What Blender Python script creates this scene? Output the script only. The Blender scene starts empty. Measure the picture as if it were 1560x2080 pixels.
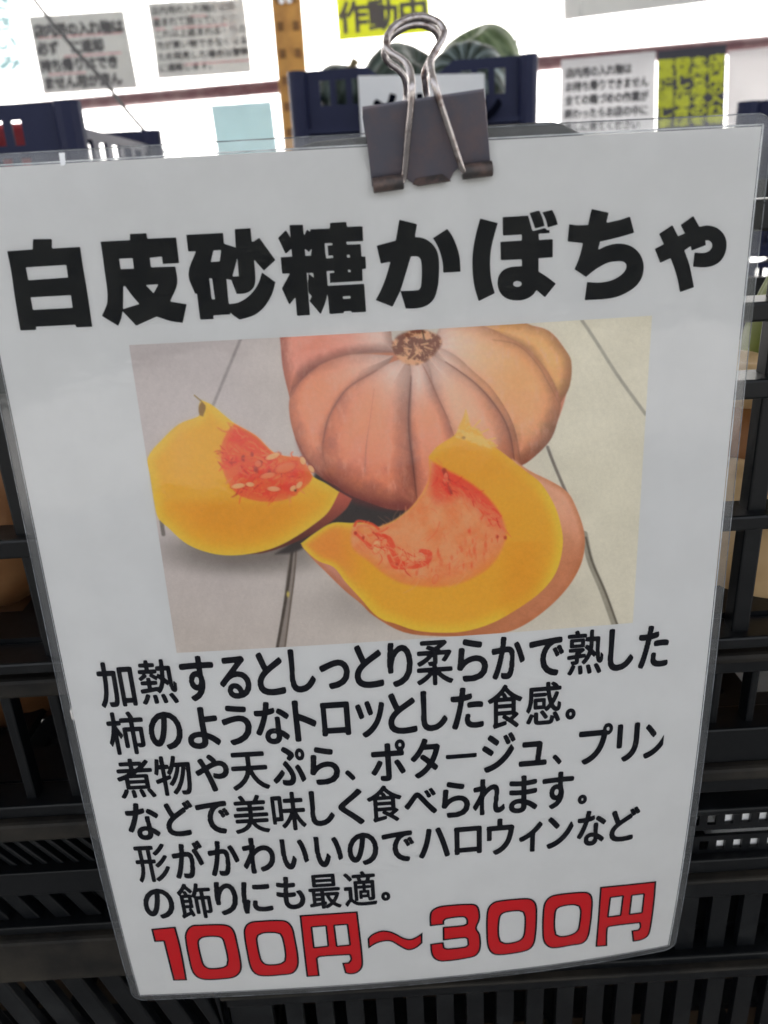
import bpy, math, random
import numpy as np
from mathutils import Vector, Matrix

random.seed(7)
rng = np.random.default_rng(7)
SC = bpy.context.scene
COL = SC.collection

# ------------------------------------------------------------------ camera
Z0 = 1.25                                   # height of the sheet's top edge
F, PITCH, YAW, ROLL = 1616.67, 0.3880, 0.0065, -0.0540
CAM = np.array([-0.0010, -0.2247, Z0 - 0.0096])
W, H = 0.210, 0.297                         # A4 sheet
SHAPE = (-0.0343, 0.0284, 0.0026, 0.0001, 0.0044, -0.0085, 0.0085, 0.0013)


def rot3(a, b, c):
    rx = np.array([[1, 0, 0], [0, math.cos(a), -math.sin(a)], [0, math.sin(a), math.cos(a)]])
    rz = np.array([[math.cos(b), -math.sin(b), 0], [math.sin(b), math.cos(b), 0], [0, 0, 1]])
    ry = np.array([[math.cos(c), 0, math.sin(c)], [0, 1, 0], [-math.sin(c), 0, math.cos(c)]])
    return ry @ rx @ rz


M = rot3(PITCH, YAW, ROLL)                  # rows: camera right, forward, up
cam_data = bpy.data.cameras.new('camera')
cam = bpy.data.objects.new('camera', cam_data)
COL.objects.link(cam)
mw = Matrix.Identity(4)
for i in range(3):
    mw[i][0], mw[i][1], mw[i][2], mw[i][3] = M[0][i], M[2][i], -M[1][i], CAM[i]
cam.matrix_world = mw
cam_data.sensor_fit = 'VERTICAL'
cam_data.lens = 28.0
cam_data.sensor_height = 2080 / F * 28.0
cam_data.clip_start = 0.01
cam_data.clip_end = 500
cam_data.dof.use_dof = True
cam_data.dof.focus_distance = 0.265
cam_data.dof.aperture_fstop = 15.0
SC.camera = cam

# ------------------------------------------------------------------ light
SUN_EL, SUN_AZ = math.radians(42), math.radians(12)
world = bpy.data.worlds.new('World')
SC.world = world
world.use_nodes = True
wn = world.node_tree
sky = wn.nodes.new('ShaderNodeTexSky')
sky.sky_type = 'NISHITA'
sky.sun_disc = False
sky.sun_elevation = SUN_EL
sky.sun_rotation = SUN_AZ
sky.air_density = 0.6
sky.dust_density = 7.0
sky.ozone_density = 0.0
hsv = wn.nodes.new('ShaderNodeHueSaturation')            # thin white cloud takes most of the blue out
hsv.inputs['Saturation'].default_value = 0.22
wn.links.new(sky.outputs[0], hsv.inputs['Color'])
wn.links.new(hsv.outputs[0], wn.nodes['Background'].inputs[0])
wn.nodes['Background'].inputs[1].default_value = 0.15
sun_d = bpy.data.lights.new('sun', 'SUN')
sun_d.energy = 5.0
sun_d.angle = math.radians(0.5)
sun_d.color = (1.0, 0.965, 0.92)
sun = bpy.data.objects.new('sun', sun_d)
COL.objects.link(sun)
sdir = Vector((-math.cos(SUN_EL) * math.sin(SUN_AZ), -math.cos(SUN_EL) * math.cos(SUN_AZ), -math.sin(SUN_EL)))
sun.rotation_euler = sdir.to_track_quat('-Z', 'Y').to_euler()
sun.location = (0, 6, 8)
SC.view_settings.view_transform = 'Standard'
SC.view_settings.look = 'None'
SC.view_settings.exposure = 2.24
SC.view_settings.gamma = 1.0
SC.cycles.transparent_max_bounces = 16


# ------------------------------------------------------------------ helpers
def ray(px, py):
    d = np.array([(px - 780) / F, 1.0, (1040 - py) / F])
    return M.T @ d


def at(px, py, Y):
    d = ray(px, py)
    t = (Y - CAM[1]) / d[1]
    return CAM + d * t


def srgb(c):
    c = np.asarray(c, float) / 255.0
    return np.where(c <= 0.04045, c / 12.92, ((c + 0.055) / 1.055) ** 2.4)


def sheet(u, v):
    """position on the hanging sheet, u and v in 0..1 (0,0 = top left)"""
    U = 2 * u - 1
    a = SHAPE
    d = a[0] * v ** 2 + a[1] * v ** 3 + U * (a[2] * v + a[3] * v * v) + U * U * (a[4] + a[5] * v + a[6] * v * v) + U ** 3 * a[7] * v * v
    return np.stack([(u - .5) * W, d, Z0 - v * H], -1)


def sheet_off(u, v, off):
    """the same, moved off the sheet towards the viewer by off"""
    e = 1e-3
    p = sheet(u, v)
    du = sheet(u + e, v) - p
    dv = sheet(u, v + e) - p
    n = np.cross(du, dv)
    n /= np.linalg.norm(n, axis=-1, keepdims=True)
    n = np.where(n[..., 1:2] > 0, -n, n)
    return p + n * off


def project(P):
    X = (P - CAM) @ M.T
    return np.stack([780 + F * X[..., 0] / X[..., 1], 1040 - F * X[..., 2] / X[..., 1]], -1)


def uv_px(u, v):
    return project(sheet(u, v))


def px_uv(px):
    """picture position -> sheet coordinates (u, v)"""
    px = np.asarray(px, float)
    u = px[..., 0] / 1560 * .9 + .05
    v = (px[..., 1] - 300) / 1700
    for _ in range(12):
        p = uv_px(u, v)
        e = 1e-4
        a = (uv_px(u + e, v) - p) / e
        b = (uv_px(u, v + e) - p) / e
        r = px - p
        det = a[..., 0] * b[..., 1] - a[..., 1] * b[..., 0]
        u = u + (r[..., 0] * b[..., 1] - r[..., 1] * b[..., 0]) / det
        v = v + (a[..., 0] * r[..., 1] - a[..., 1] * r[..., 0]) / det
    return np.stack([u, v], -1)


def tag(o, label=None, cat=None, group=None, kind=None):
    if label: o['label'] = label
    if cat: o['category'] = cat
    if group: o['group'] = group
    if kind: o['kind'] = kind
    return o


def empty(name, loc=(0, 0, 0), rz=0.0):
    o = bpy.data.objects.new(name, None)
    o.empty_display_size = 0.05
    COL.objects.link(o)
    o.location = loc
    o.rotation_euler = (0, 0, rz)
    return o


class MB:
    def __init__(s):
        s.v, s.f = [], []

    def add(s, verts, faces):
        b = len(s.v)
        s.v += [tuple(map(float, p)) for p in verts]
        s.f += [tuple(b + i for i in f) for f in faces]
        return s

    def box(s, c, size, rot=None):
        hx, hy, hz = size[0] / 2, size[1] / 2, size[2] / 2
        pts = [Vector((x, y, z)) for x in (-hx, hx) for y in (-hy, hy) for z in (-hz, hz)]
        if rot is not None: pts = [rot @ p for p in pts]
        c = Vector(c)
        return s.add([c + p for p in pts], [(0, 1, 3, 2), (4, 6, 7, 5), (0, 4, 5, 1), (2, 3, 7, 6), (0, 2, 6, 4), (1, 5, 7, 3)])

    def prism(s, poly, o, ux, uz, n, t):
        """extrude a 2-D polygon lying in the plane o, ux, uz along n by t"""
        o, ux, uz, n = map(Vector, (o, ux, uz, n))
        k = len(poly)
        a = [o + ux * p[0] + uz * p[1] for p in poly]
        return s.add(a + [p + n * t for p in a], [tuple(range(k)), tuple(range(2 * k - 1, k - 1, -1))] +
                     [(i, i + k, (i + 1) % k + k, (i + 1) % k) for i in range(k)])

    def tube(s, path, r, seg=12, caps=True):
        path = [Vector(p) for p in path]
        rs = r if hasattr(r, '__len__') else [r] * len(path)
        up = None
        rings = []
        for i, p in enumerate(path):
            t = (path[min(i + 1, len(path) - 1)] - path[max(i - 1, 0)]).normalized()
            if up is None:
                up = t.orthogonal().normalized()
            up = (up - t * up.dot(t)).normalized()
            b = t.cross(up)
            rings.append([p + (up * math.cos(2 * math.pi * k / seg) + b * math.sin(2 * math.pi * k / seg)) * rs[i] for k in range(seg)])
        V = [q for r_ in rings for q in r_]
        Fc = []
        for i in range(len(path) - 1):
            for k in range(seg):
                a = i * seg + k; c = i * seg + (k + 1) % seg
                Fc.append((a, c, c + seg, a + seg))
        if caps:
            Fc.append(tuple(range(seg - 1, -1, -1)))
            Fc.append(tuple((len(path) - 1) * seg + k for k in range(seg)))
        return s.add(V, Fc)

    def build(s, name, mat, parent=None, smooth=False, bevel=0):
        me = bpy.data.meshes.new(name)
        me.from_pydata(s.v, [], s.f)
        return link_mesh(name, me, mat, parent, smooth, bevel)


def link_mesh(name, me, mat, parent=None, smooth=False, bevel=0):
    # shapes are written in world coordinates; a part is stored relative to its thing
    q = parent
    while q is not None:
        me.transform(Matrix.Translation(-q.location)); q = q.parent
    me.materials.append(mat)
    if smooth: me.polygons.foreach_set('use_smooth', [True] * len(me.polygons))
    o = bpy.data.objects.new(name, me)
    COL.objects.link(o)
    if parent is not None: o.parent = parent
    if bevel:
        m = o.modifiers.new('bevel', 'BEVEL'); m.width = bevel; m.segments = 2; m.limit_method = 'ANGLE'
    return o


def np_mesh(name, V, quads=None, tris=None):
    me = bpy.data.meshes.new(name)
    q = quads if quads is not None else np.zeros((0, 4), int)
    t = tris if tris is not None else np.zeros((0, 3), int)
    me.vertices.add(len(V)); me.vertices.foreach_set('co', np.asarray(V, np.float32).ravel())
    loops = np.concatenate([q.ravel(), t.ravel()])
    tot = np.concatenate([np.full(len(q), 4), np.full(len(t), 3)])
    st = np.concatenate([[0], np.cumsum(tot)[:-1]]) if len(tot) else np.zeros(0)
    me.loops.add(len(loops)); me.loops.foreach_set('vertex_index', loops.astype(np.int32))
    me.polygons.add(len(tot)); me.polygons.foreach_set('loop_start', st.astype(np.int32))
    try: me.polygons.foreach_set('loop_total', tot.astype(np.int32))
    except Exception: pass
    me.update(calc_edges=True)
    return me


def grid_faces(nu, nv):
    i, j = np.meshgrid(np.arange(nu - 1), np.arange(nv - 1), indexing='ij')
    a = (i * nv + j).ravel()
    return np.stack([a, a + nv, a + nv + 1, a + 1], -1)


# ---- materials
def material(name, color, rough=0.5, metal=0.0, spec=0.5, noise=None, bump=None, coat=0.0, sheen_dust=None):
    m = bpy.data.materials.new(name); m.use_nodes = True
    nt = m.node_tree; b = nt.nodes['Principled BSDF']
    b.inputs['Base Color'].default_value = (*color, 1)
    b.inputs['Roughness'].default_value = rough
    b.inputs['Metallic'].default_value = metal
    b.inputs['Specular IOR Level'].default_value = spec
    b.inputs['Coat Weight'].default_value = coat
    tc = nt.nodes.new('ShaderNodeTexCoord')
    if noise:                                   # (scale, other colour, low, high)
        sc, c2, lo, hi = noise
        n = nt.nodes.new('ShaderNodeTexNoise'); n.inputs['Scale'].default_value = sc
        n.inputs['Detail'].default_value = 6; n.inputs['Roughness'].default_value = 0.65
        r = nt.nodes.new('ShaderNodeMapRange'); r.inputs['From Min'].default_value = lo; r.inputs['From Max'].default_value = hi
        x = nt.nodes.new('ShaderNodeMix'); x.data_type = 'RGBA'
        x.inputs['A'].default_value = (*color, 1); x.inputs['B'].default_value = (*c2, 1)
        nt.links.new(tc.outputs['Object'], n.inputs['Vector'])
        nt.links.new(n.outputs['Fac'], r.inputs['Value']); nt.links.new(r.outputs[0], x.inputs['Factor'])
        nt.links.new(x.outputs['Result'], b.inputs['Base Color'])
    if bump:                                    # (scale, strength, distance)
        n2 = nt.nodes.new('ShaderNodeTexNoise'); n2.inputs['Scale'].default_value = bump[0]; n2.inputs['Detail'].default_value = 4
        bp = nt.nodes.new('ShaderNodeBump'); bp.inputs['Strength'].default_value = bump[1]; bp.inputs['Distance'].default_value = bump[2]
        nt.links.new(tc.outputs['Object'], n2.inputs['Vector'])
        nt.links.new(n2.outputs['Fac'], bp.inputs['Height']); nt.links.new(bp.outputs[0], b.inputs['Normal'])
    return m


def vcol_material(name, rough=0.6, attr='paint', spec=0.3, noise_scale=0, noise_amt=0.0, bump=None):
    m = bpy.data.materials.new(name); m.use_nodes = True
    nt = m.node_tree; b = nt.nodes['Principled BSDF']
    a = nt.nodes.new('ShaderNodeAttribute'); a.attribute_name = attr
    out = a.outputs['Color']
    tc = nt.nodes.new('ShaderNodeTexCoord')
    if noise_scale:
        n = nt.nodes.new('ShaderNodeTexNoise'); n.inputs['Scale'].default_value = noise_scale; n.inputs['Detail'].default_value = 5
        r = nt.nodes.new('ShaderNodeMapRange'); r.inputs['From Min'].default_value = .3; r.inputs['From Max'].default_value = .7
        r.inputs['To Min'].default_value = 1 - noise_amt; r.inputs['To Max'].default_value = 1 + noise_amt
        x = nt.nodes.new('ShaderNodeVectorMath'); x.operation = 'SCALE'
        nt.links.new(tc.outputs['Object'], n.inputs['Vector']); nt.links.new(n.outputs['Fac'], r.inputs['Value'])
        nt.links.new(out, x.inputs[0]); nt.links.new(r.outputs[0], x.inputs['Scale'])
        out = x.outputs[0]
    nt.links.new(out, b.inputs['Base Color'])
    b.inputs['Roughness'].default_value = rough
    b.inputs['Specular IOR Level'].default_value = spec
    if bump:
        n2 = nt.nodes.new('ShaderNodeTexNoise'); n2.inputs['Scale'].default_value = bump[0]
        bp = nt.nodes.new('ShaderNodeBump'); bp.inputs['Strength'].default_value = bump[1]; bp.inputs['Distance'].default_value = bump[2]
        nt.links.new(tc.outputs['Object'], n2.inputs['Vector'])
        nt.links.new(n2.outputs['Fac'], bp.inputs['Height']); nt.links.new(bp.outputs[0], b.inputs['Normal'])
    return m


def sheet_material(name, color, through, gloss=0.0):
    """paper or vinyl that lets part of the light behind it through"""
    m = bpy.data.materials.new(name); m.use_nodes = True
    nt = m.node_tree
    for n in list(nt.nodes):
        if n.type != 'OUTPUT_MATERIAL': nt.nodes.remove(n)
    out = [n for n in nt.nodes if n.type == 'OUTPUT_MATERIAL'][0]
    d = nt.nodes.new('ShaderNodeBsdfDiffuse'); t = nt.nodes.new('ShaderNodeBsdfTranslucent'); x = nt.nodes.new('ShaderNodeMixShader')
    tc = nt.nodes.new('ShaderNodeTexCoord'); n = nt.nodes.new('ShaderNodeTexNoise'); n.inputs['Scale'].default_value = 5; n.inputs['Detail'].default_value = 5
    mx = nt.nodes.new('ShaderNodeMix'); mx.data_type = 'RGBA'
    mx.inputs['A'].default_value = (*[c * .88 for c in color], 1); mx.inputs['B'].default_value = (*color, 1)
    r = nt.nodes.new('ShaderNodeMapRange'); r.inputs['From Min'].default_value = .35; r.inputs['From Max'].default_value = .6
    nt.links.new(tc.outputs['Object'], n.inputs['Vector']); nt.links.new(n.outputs['Fac'], r.inputs['Value'])
    nt.links.new(r.outputs[0], mx.inputs['Factor'])
    nt.links.new(mx.outputs['Result'], d.inputs['Color']); nt.links.new(mx.outputs['Result'], t.inputs['Color'])
    x.inputs[0].default_value = through
    nt.links.new(d.outputs[0], x.inputs[1]); nt.links.new(t.outputs[0], x.inputs[2])
    nt.links.new(x.outputs[0], out.inputs['Surface'])
    return m


def film_material(name, haze=0.0, edge=False):
    """clear laminating film: see-through with a glossy, slightly wavy skin"""
    m = bpy.data.materials.new(name); m.use_nodes = True
    nt = m.node_tree
    for n in list(nt.nodes):
        if n.type != 'OUTPUT_MATERIAL': nt.nodes.remove(n)
    out = [n for n in nt.nodes if n.type == 'OUTPUT_MATERIAL'][0]
    tr = nt.nodes.new('ShaderNodeBsdfTransparent'); gl = nt.nodes.new('ShaderNodeBsdfGlossy'); gl.inputs['Roughness'].default_value = 0.05
    df = nt.nodes.new('ShaderNodeBsdfDiffuse'); df.inputs['Color'].default_value = (.75, .78, .8, 1)
    m1 = nt.nodes.new('ShaderNodeMixShader'); m1.inputs[0].default_value = haze
    m2 = nt.nodes.new('ShaderNodeMixShader')
    fr = nt.nodes.new('ShaderNodeFresnel'); fr.inputs['IOR'].default_value = 1.50
    tc = nt.nodes.new('ShaderNodeTexCoord'); n = nt.nodes.new('ShaderNodeTexNoise')
    n.inputs['Scale'].default_value = 38; n.inputs['Detail'].default_value = 4
    bp = nt.nodes.new('ShaderNodeBump'); bp.inputs['Strength'].default_value = 0.35; bp.inputs['Distance'].default_value = 0.0008
    nt.links.new(tc.outputs['Object'], n.inputs['Vector']); nt.links.new(n.outputs['Fac'], bp.inputs['Height'])
    nt.links.new(bp.outputs[0], gl.inputs['Normal'])
    nt.links.new(fr.outputs[0], m2.inputs[0])
    nt.links.new(tr.outputs[0], m1.inputs[1]); nt.links.new(df.outputs[0], m1.inputs[2])
    nt.links.new(m1.outputs[0], m2.inputs[1]); nt.links.new(gl.outputs[0], m2.inputs[2])
    nt.links.new(m2.outputs[0], out.inputs['Surface'])
    return m


# ---- flat lettering: signed distances and marching squares
def smooth_poly(P, lim=42):
    """round the gentle turns of a traced outline, keep its sharp corners"""
    P = np.asarray(P, float); n = len(P); out = []
    d = np.roll(P, -1, 0) - P
    ang = np.arctan2(d[:, 1], d[:, 0])
    turn = np.abs((ang - np.roll(ang, 1) + np.pi) % (2 * np.pi) - np.pi)
    soft = turn < math.radians(lim)
    for i in range(n):
        a, b = P[i], P[(i + 1) % n]; L = np.linalg.norm(b - a)
        ta = (b - P[i - 1]); tb = (P[(i + 2) % n] - a)
        ta = ta / (np.linalg.norm(ta) + 1e-9) * L if soft[i] else b - a
        tb = tb / (np.linalg.norm(tb) + 1e-9) * L if soft[(i + 1) % n] else b - a
        if not (soft[i] or soft[(i + 1) % n]):
            out.append(a); continue
        for t in np.linspace(0, 1, 5)[:-1]:
            h = (2 * t ** 3 - 3 * t ** 2 + 1, t ** 3 - 2 * t ** 2 + t, -2 * t ** 3 + 3 * t ** 2, t ** 3 - t ** 2)
            out.append(h[0] * a + h[1] * ta + h[2] * b + h[3] * tb)
    return np.array(out)


def seg_sdf(X, Y, A, B):
    """signed distance to closed outlines given as segments A-B (even-odd), negative inside"""
    sh = X.shape
    x = X.ravel()[:, None]; y = Y.ravel()[:, None]
    out = np.empty(x.shape[0]); step = max(1, 4000000 // max(1, len(A)))
    ex, ey = (B - A).T
    L2 = ex * ex + ey * ey + 1e-18
    for s in range(0, x.shape[0], step):
        xs, ys = x[s:s + step], y[s:s + step]
        wx, wy = xs - A[:, 0], ys - A[:, 1]
        t = np.clip((wx * ex + wy * ey) / L2, 0, 1)
        d = np.sqrt(np.min((wx - ex * t) ** 2 + (wy - ey * t) ** 2, axis=1))
        c = (A[:, 1] <= ys) != (B[:, 1] <= ys)
        xi = A[:, 0] + wy * ex / np.where(np.abs(ey) < 1e-12, 1e-12, ey)
        inside = (np.sum(c & (xs < xi), axis=1) % 2) == 1
        out[s:s + step] = np.where(inside, -d, d)
    return out.reshape(sh)


def poly_segs(polys):
    A = np.concatenate([p for p in polys]); B = np.concatenate([np.roll(p, -1, 0) for p in polys])
    return A, B


def poly_sdf(X, Y, poly):
    p = np.asarray(poly, float)
    return seg_sdf(X, Y, p, np.roll(p, -1, 0))


def contour_mesh(xs, ys, D):
    """filled region D < 0 on a grid -> (points, quads, triangles)"""
    nx, ny = len(xs), len(ys)
    X, Y = np.meshgrid(xs, ys, indexing='ij')
    ins = D < 0
    full = ins[:-1, :-1] & ins[1:, :-1] & ins[1:, 1:] & ins[:-1, 1:]
    anyi = ins[:-1, :-1] | ins[1:, :-1] | ins[1:, 1:] | ins[:-1, 1:]
    i, j = np.nonzero(full)
    base = i * ny + j
    quads = np.stack([base, base + ny, base + ny + 1, base + 1], -1)
    P = [np.stack([X.ravel(), Y.ravel()], -1)]; off = nx * ny
    tris = []
    i, j = np.nonzero(anyi & ~full)
    if len(i):
        c = [i * ny + j, (i + 1) * ny + j, (i + 1) * ny + j + 1, i * ny + j + 1]
        Pf = P[0]; Df = D.ravel()
        for tri in ((0, 1, 2), (0, 2, 3)):
            k = np.stack([c[t] for t in tri], -1)
            inn = Df[k] < 0; cnt = inn.sum(1)
            tris.append(k[cnt == 3])
            for want in (1, 2):
                s = k[cnt == want]; m = inn[cnt == want]
                if not len(s): continue
                odd = np.argmax(m if want == 1 else ~m, axis=1)
                r = np.arange(len(s))
                a, b, d = s[r, odd], s[r, (odd + 1) % 3], s[r, (odd + 2) % 3]
                tb = Df[a] / (Df[a] - Df[b] + 1e-15); td = Df[a] / (Df[a] - Df[d] + 1e-15)
                pb = Pf[a] + (Pf[b] - Pf[a]) * tb[:, None]; pd = Pf[a] + (Pf[d] - Pf[a]) * td[:, None]
                ib = off + np.arange(len(s)); idd = ib + len(s)
                P += [pb, pd]; off += 2 * len(s)
                if want == 1: tris.append(np.stack([a, ib, idd], -1))
                else: tris.append(np.stack([ib, b, d], -1)); tris.append(np.stack([ib, d, idd], -1))
    Pt = np.concatenate(P); T = np.concatenate(tris) if tris else np.zeros((0, 3), int)
    used = np.unique(np.concatenate([quads.ravel(), T.ravel()]).astype(int))
    mp = np.zeros(len(Pt), int); mp[used] = np.arange(len(used))
    return Pt[used], mp[quads.astype(int)], mp[T.astype(int)]


def merge(parts):
    V, Q, T, o = [], [], [], 0
    for p, q, t in parts:
        V.append(p); Q.append(q + o); T.append(t + o); o += len(p)
    return np.concatenate(V), np.concatenate(Q), np.concatenate(T)


_glyph = {}


def glyph(ch):
    """outline segments of one character of the built-in font, em = 1"""
    if ch not in _glyph:
        c = bpy.data.curves.new('g', 'FONT'); c.body = ch; c.fill_mode = 'NONE'; c.resolution_u = 4
        o = bpy.data.objects.new('g', c); COL.objects.link(o)
        me = o.evaluated_get(bpy.context.evaluated_depsgraph_get()).to_mesh()
        v = np.array([x.co[:2] for x in me.vertices]); e = np.array([x.vertices[:] for x in me.edges])
        _glyph[ch] = (v[e[:, 0]], v[e[:, 1]])
        bpy.data.objects.remove(o); bpy.data.curves.remove(c)
    return _glyph[ch]


def rounded(X, Y, A, B, e, r):
    """outline opened with radius e, then thickened by r: round pen strokes"""
    D = seg_sdf(X, Y, A, B)
    if e <= 0: return D - r
    m = D.ravel() < -e
    if m.sum() == 0: return D - r
    qx, qy, qd = X.ravel()[m], Y.ravel()[m], D.ravel()[m]
    near = np.nonzero(D.ravel() < e + 2 * r)[0]
    out = D.ravel().copy()
    for s in range(0, len(near), 2000):
        k = near[s:s + 2000]
        out[k] = np.min(np.hypot(X.ravel()[k][:, None] - qx, Y.ravel()[k][:, None] - qy) + qd, axis=1)
    # strokes thinner than the pen stay as they were
    out = np.minimum(out, np.where(D.ravel() < 0, D.ravel() + e * .35, D.ravel() + e * .35))
    return out.reshape(X.shape) - r


# ------------------------------------------------------------------ materials used
M_paper = material('white_paper', (.80, .80, .79), .75, spec=.2, noise=(60, (.775, .775, .765), .4, .6))
M_ink = material('black_ink', (.004, .005, .010), .7, spec=.0)
M_red = material('red_ink', (.72, .012, .020), .6, spec=.05)
M_film = film_material('laminating_film')
M_seam = film_material('laminating_film_margin', haze=0.13)
M_black = material('black_crate_plastic', (.0020, .0027, .0036), .36, spec=.28, noise=(24, (.013, .0145, .0155), .52, .74), bump=(260, .15, .0004))
M_dusty = material('dusty_crate_rim', (.008, .0075, .0070), .62, spec=.2, noise=(22, (.034, .029, .022), .40, .70), bump=(300, .2, .0004))
M_navy = material('navy_crate_plastic', (.009, .013, .048), .55, spec=.3, noise=(14, (.015, .02, .06), .5, .8), bump=(120, .1, .0005))
M_white_board = material('white_sign_board', (.78, .79, .8), .6, noise=(9, (.7, .72, .74), .4, .7))
M_rail = material('red_primer_pipe', (.13, .045, .055), .55, noise=(20, (.22, .13, .13), .45, .7))
M_post = material('orange_painted_steel', (.60, .30, .06), .5, noise=(25, (.42, .19, .04), .45, .72))
M_hole = material('dark_post_slot', (.20, .095, .03), .8, noise=(50, (.26, .12, .04), .4, .6))
M_wire_plastic = material('grey_cord', (.05, .05, .055), .6, noise=(50, (.09, .09, .09), .4, .6))


def worn_metal(name, base, rust, rough, metal, scale, lo, hi, bump):
    return material(name, base, rough, metal, noise=(scale, rust, lo, hi), bump=bump)


M_clip = worn_metal('worn_black_enamel', (.120, .118, .145), (.160, .128, .138), .36, .5, 120, .42, .66, (420, .35, .0003))
M_wire = worn_metal('tarnished_nickel_wire', (.50, .46, .45), (.16, .10, .085), .26, 1.0, 320, .5, .66, (900, .35, .0002))
M_tube = worn_metal('rust_stained_enamel', (.045, .040, .040), (.15, .10, .085), .48, .35, 200, .42, .66, (420, .35, .0003))

# ------------------------------------------------------------------ setting
GA = math.radians(16)                                    # the vinyl wall runs at an angle
WX = np.array([math.cos(GA), -math.sin(GA), 0.0]); WN = np.array([math.sin(GA), math.cos(GA), 0.0])
W0 = np.array([0.0, 2.12, 0.0])


def at_wall(px, py, off=0.0):
    d = ray(px, py); o = W0 - WN * off
    return CAM + d * (np.dot(o - CAM, WN) / np.dot(d, WN))


def struct(name, mb, mat, **k):
    return tag(mb.build(name, mat, **k), kind='structure')


M_ground = material('concrete_floor', (.20, .197, .190), .85, noise=(3, (.15, .147, .142), .4, .65), bump=(60, .3, .004))
g = MB().add([(-60, -60, 0), (60, -60, 0), (60, 60, 0), (-60, 60, 0)], [(0, 1, 2, 3)])
struct('ground', g, M_ground)
M_vinyl = sheet_material('white_vinyl_sheet', (.78, .78, .775), .60)
w = MB(); n_ = 48
for i in range(n_ + 1):                                  # gently rippled sheet
    s_ = -4 + 8 * i / n_
    p = W0 + WX * s_ + WN * (.004 * math.sin(s_ * 9) + .003 * math.sin(s_ * 23))
    w.v += [(p[0], p[1], 0.0), (p[0], p[1], 3.0)]
for i in range(n_): w.f.append((2 * i, 2 * i + 2, 2 * i + 3, 2 * i + 1))
struct('wall', w, M_vinyl, smooth=True)
M_shade_roof = material('shade_roof_metal', (.30, .31, .32), .6, noise=(5, (.22, .22, .22), .45, .6))
r = MB(); r.box((0, .9, 3.06), (8, 4.6, .03))  # unseen roof, added to keep direct sun off the crates and sign
struct('shade_roof', r, M_shade_roof)

M_reflected_row = material('reflected_row_dark', (.012, .014, .011), .8, noise=(9, (.024, .027, .02), .4, .65), bump=(30, .6, .05))  # unseen dark row, added behind the camera for the film to reflect
hx, hz = np.meshgrid(np.linspace(-14, 14, 90), np.linspace(0, 1, 14), indexing='ij')
bump_ = .12 * np.sin(hx * 5.1) * np.cos(hz * 9 + hx) + .08 * np.sin(hx * 13 + hz * 4)
fa = np.stack([hx, -11 + bump_, hz * (1.75 + .12 * np.sin(hx * 1.7) + .06 * np.sin(hx * 6))], -1).reshape(-1, 3)
bk_ = fa.copy(); bk_[:, 1] -= 1.2
tag(link_mesh('reflected_dark_row', np_mesh('reflected_dark_row', np.concatenate([fa, bk_]), np.concatenate([grid_faces(90, 14), grid_faces(90, 14)[:, ::-1] + len(fa),
    np.stack([np.arange(89) * 14 + 13, np.arange(1, 90) * 14 + 13, np.arange(1, 90) * 14 + 13 + len(fa), np.arange(89) * 14 + 13 + len(fa)], -1)])), M_reflected_row, smooth=True), kind='stuff')

# horizontal pipe that carries the sheet
pa, pb = at_wall(-120, 236, .03), at_wall(1750, 72, .03)
tag(MB().tube([pa, pb], .0165, 16).build('rail', M_rail, smooth=True), 'red-brown painted horizontal pipe running along the bright white sheet wall', 'pipe')

# orange slotted post
pc = at(586, 60, 1.78)
post = empty('slotted_post', (pc[0], pc[1], 0))
tag(post, 'orange slotted steel post standing upright before the white sheet wall', 'post')
b = MB()
for sx in (-1, 1):
    b.box((pc[0] + sx * .0165, pc[1] + .006 * 0, 1.5), (.031, .004, 3.0), Matrix.Rotation(sx * .18, 3, 'Z'))
b.box((pc[0], pc[1] - .004, 1.5), (.004, .003, 3.0))
b.build('angle_bar', M_post, post)
for k in range(14):
    for sx in (-1, 1):
        MB().box((pc[0] + sx * .017, pc[1] - .0035, 1.26 + k * .052), (.013, .0035, .017), Matrix.Rotation(sx * .18, 3, 'Z')).build('slot', M_hole, post)
M_bolt = material('zinc_bolt', (.7, .7, .68), .3, 1.0, noise=(80, (.5, .48, .45), .4, .6))
for sx in (-.008, .008):
    q = at(580, 2, 1.768); MB().tube([(q[0] + sx, q[1], q[2]), (q[0] + sx, q[1] - .006, q[2])], .006, 10).build('bolt', M_bolt, post)


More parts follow.
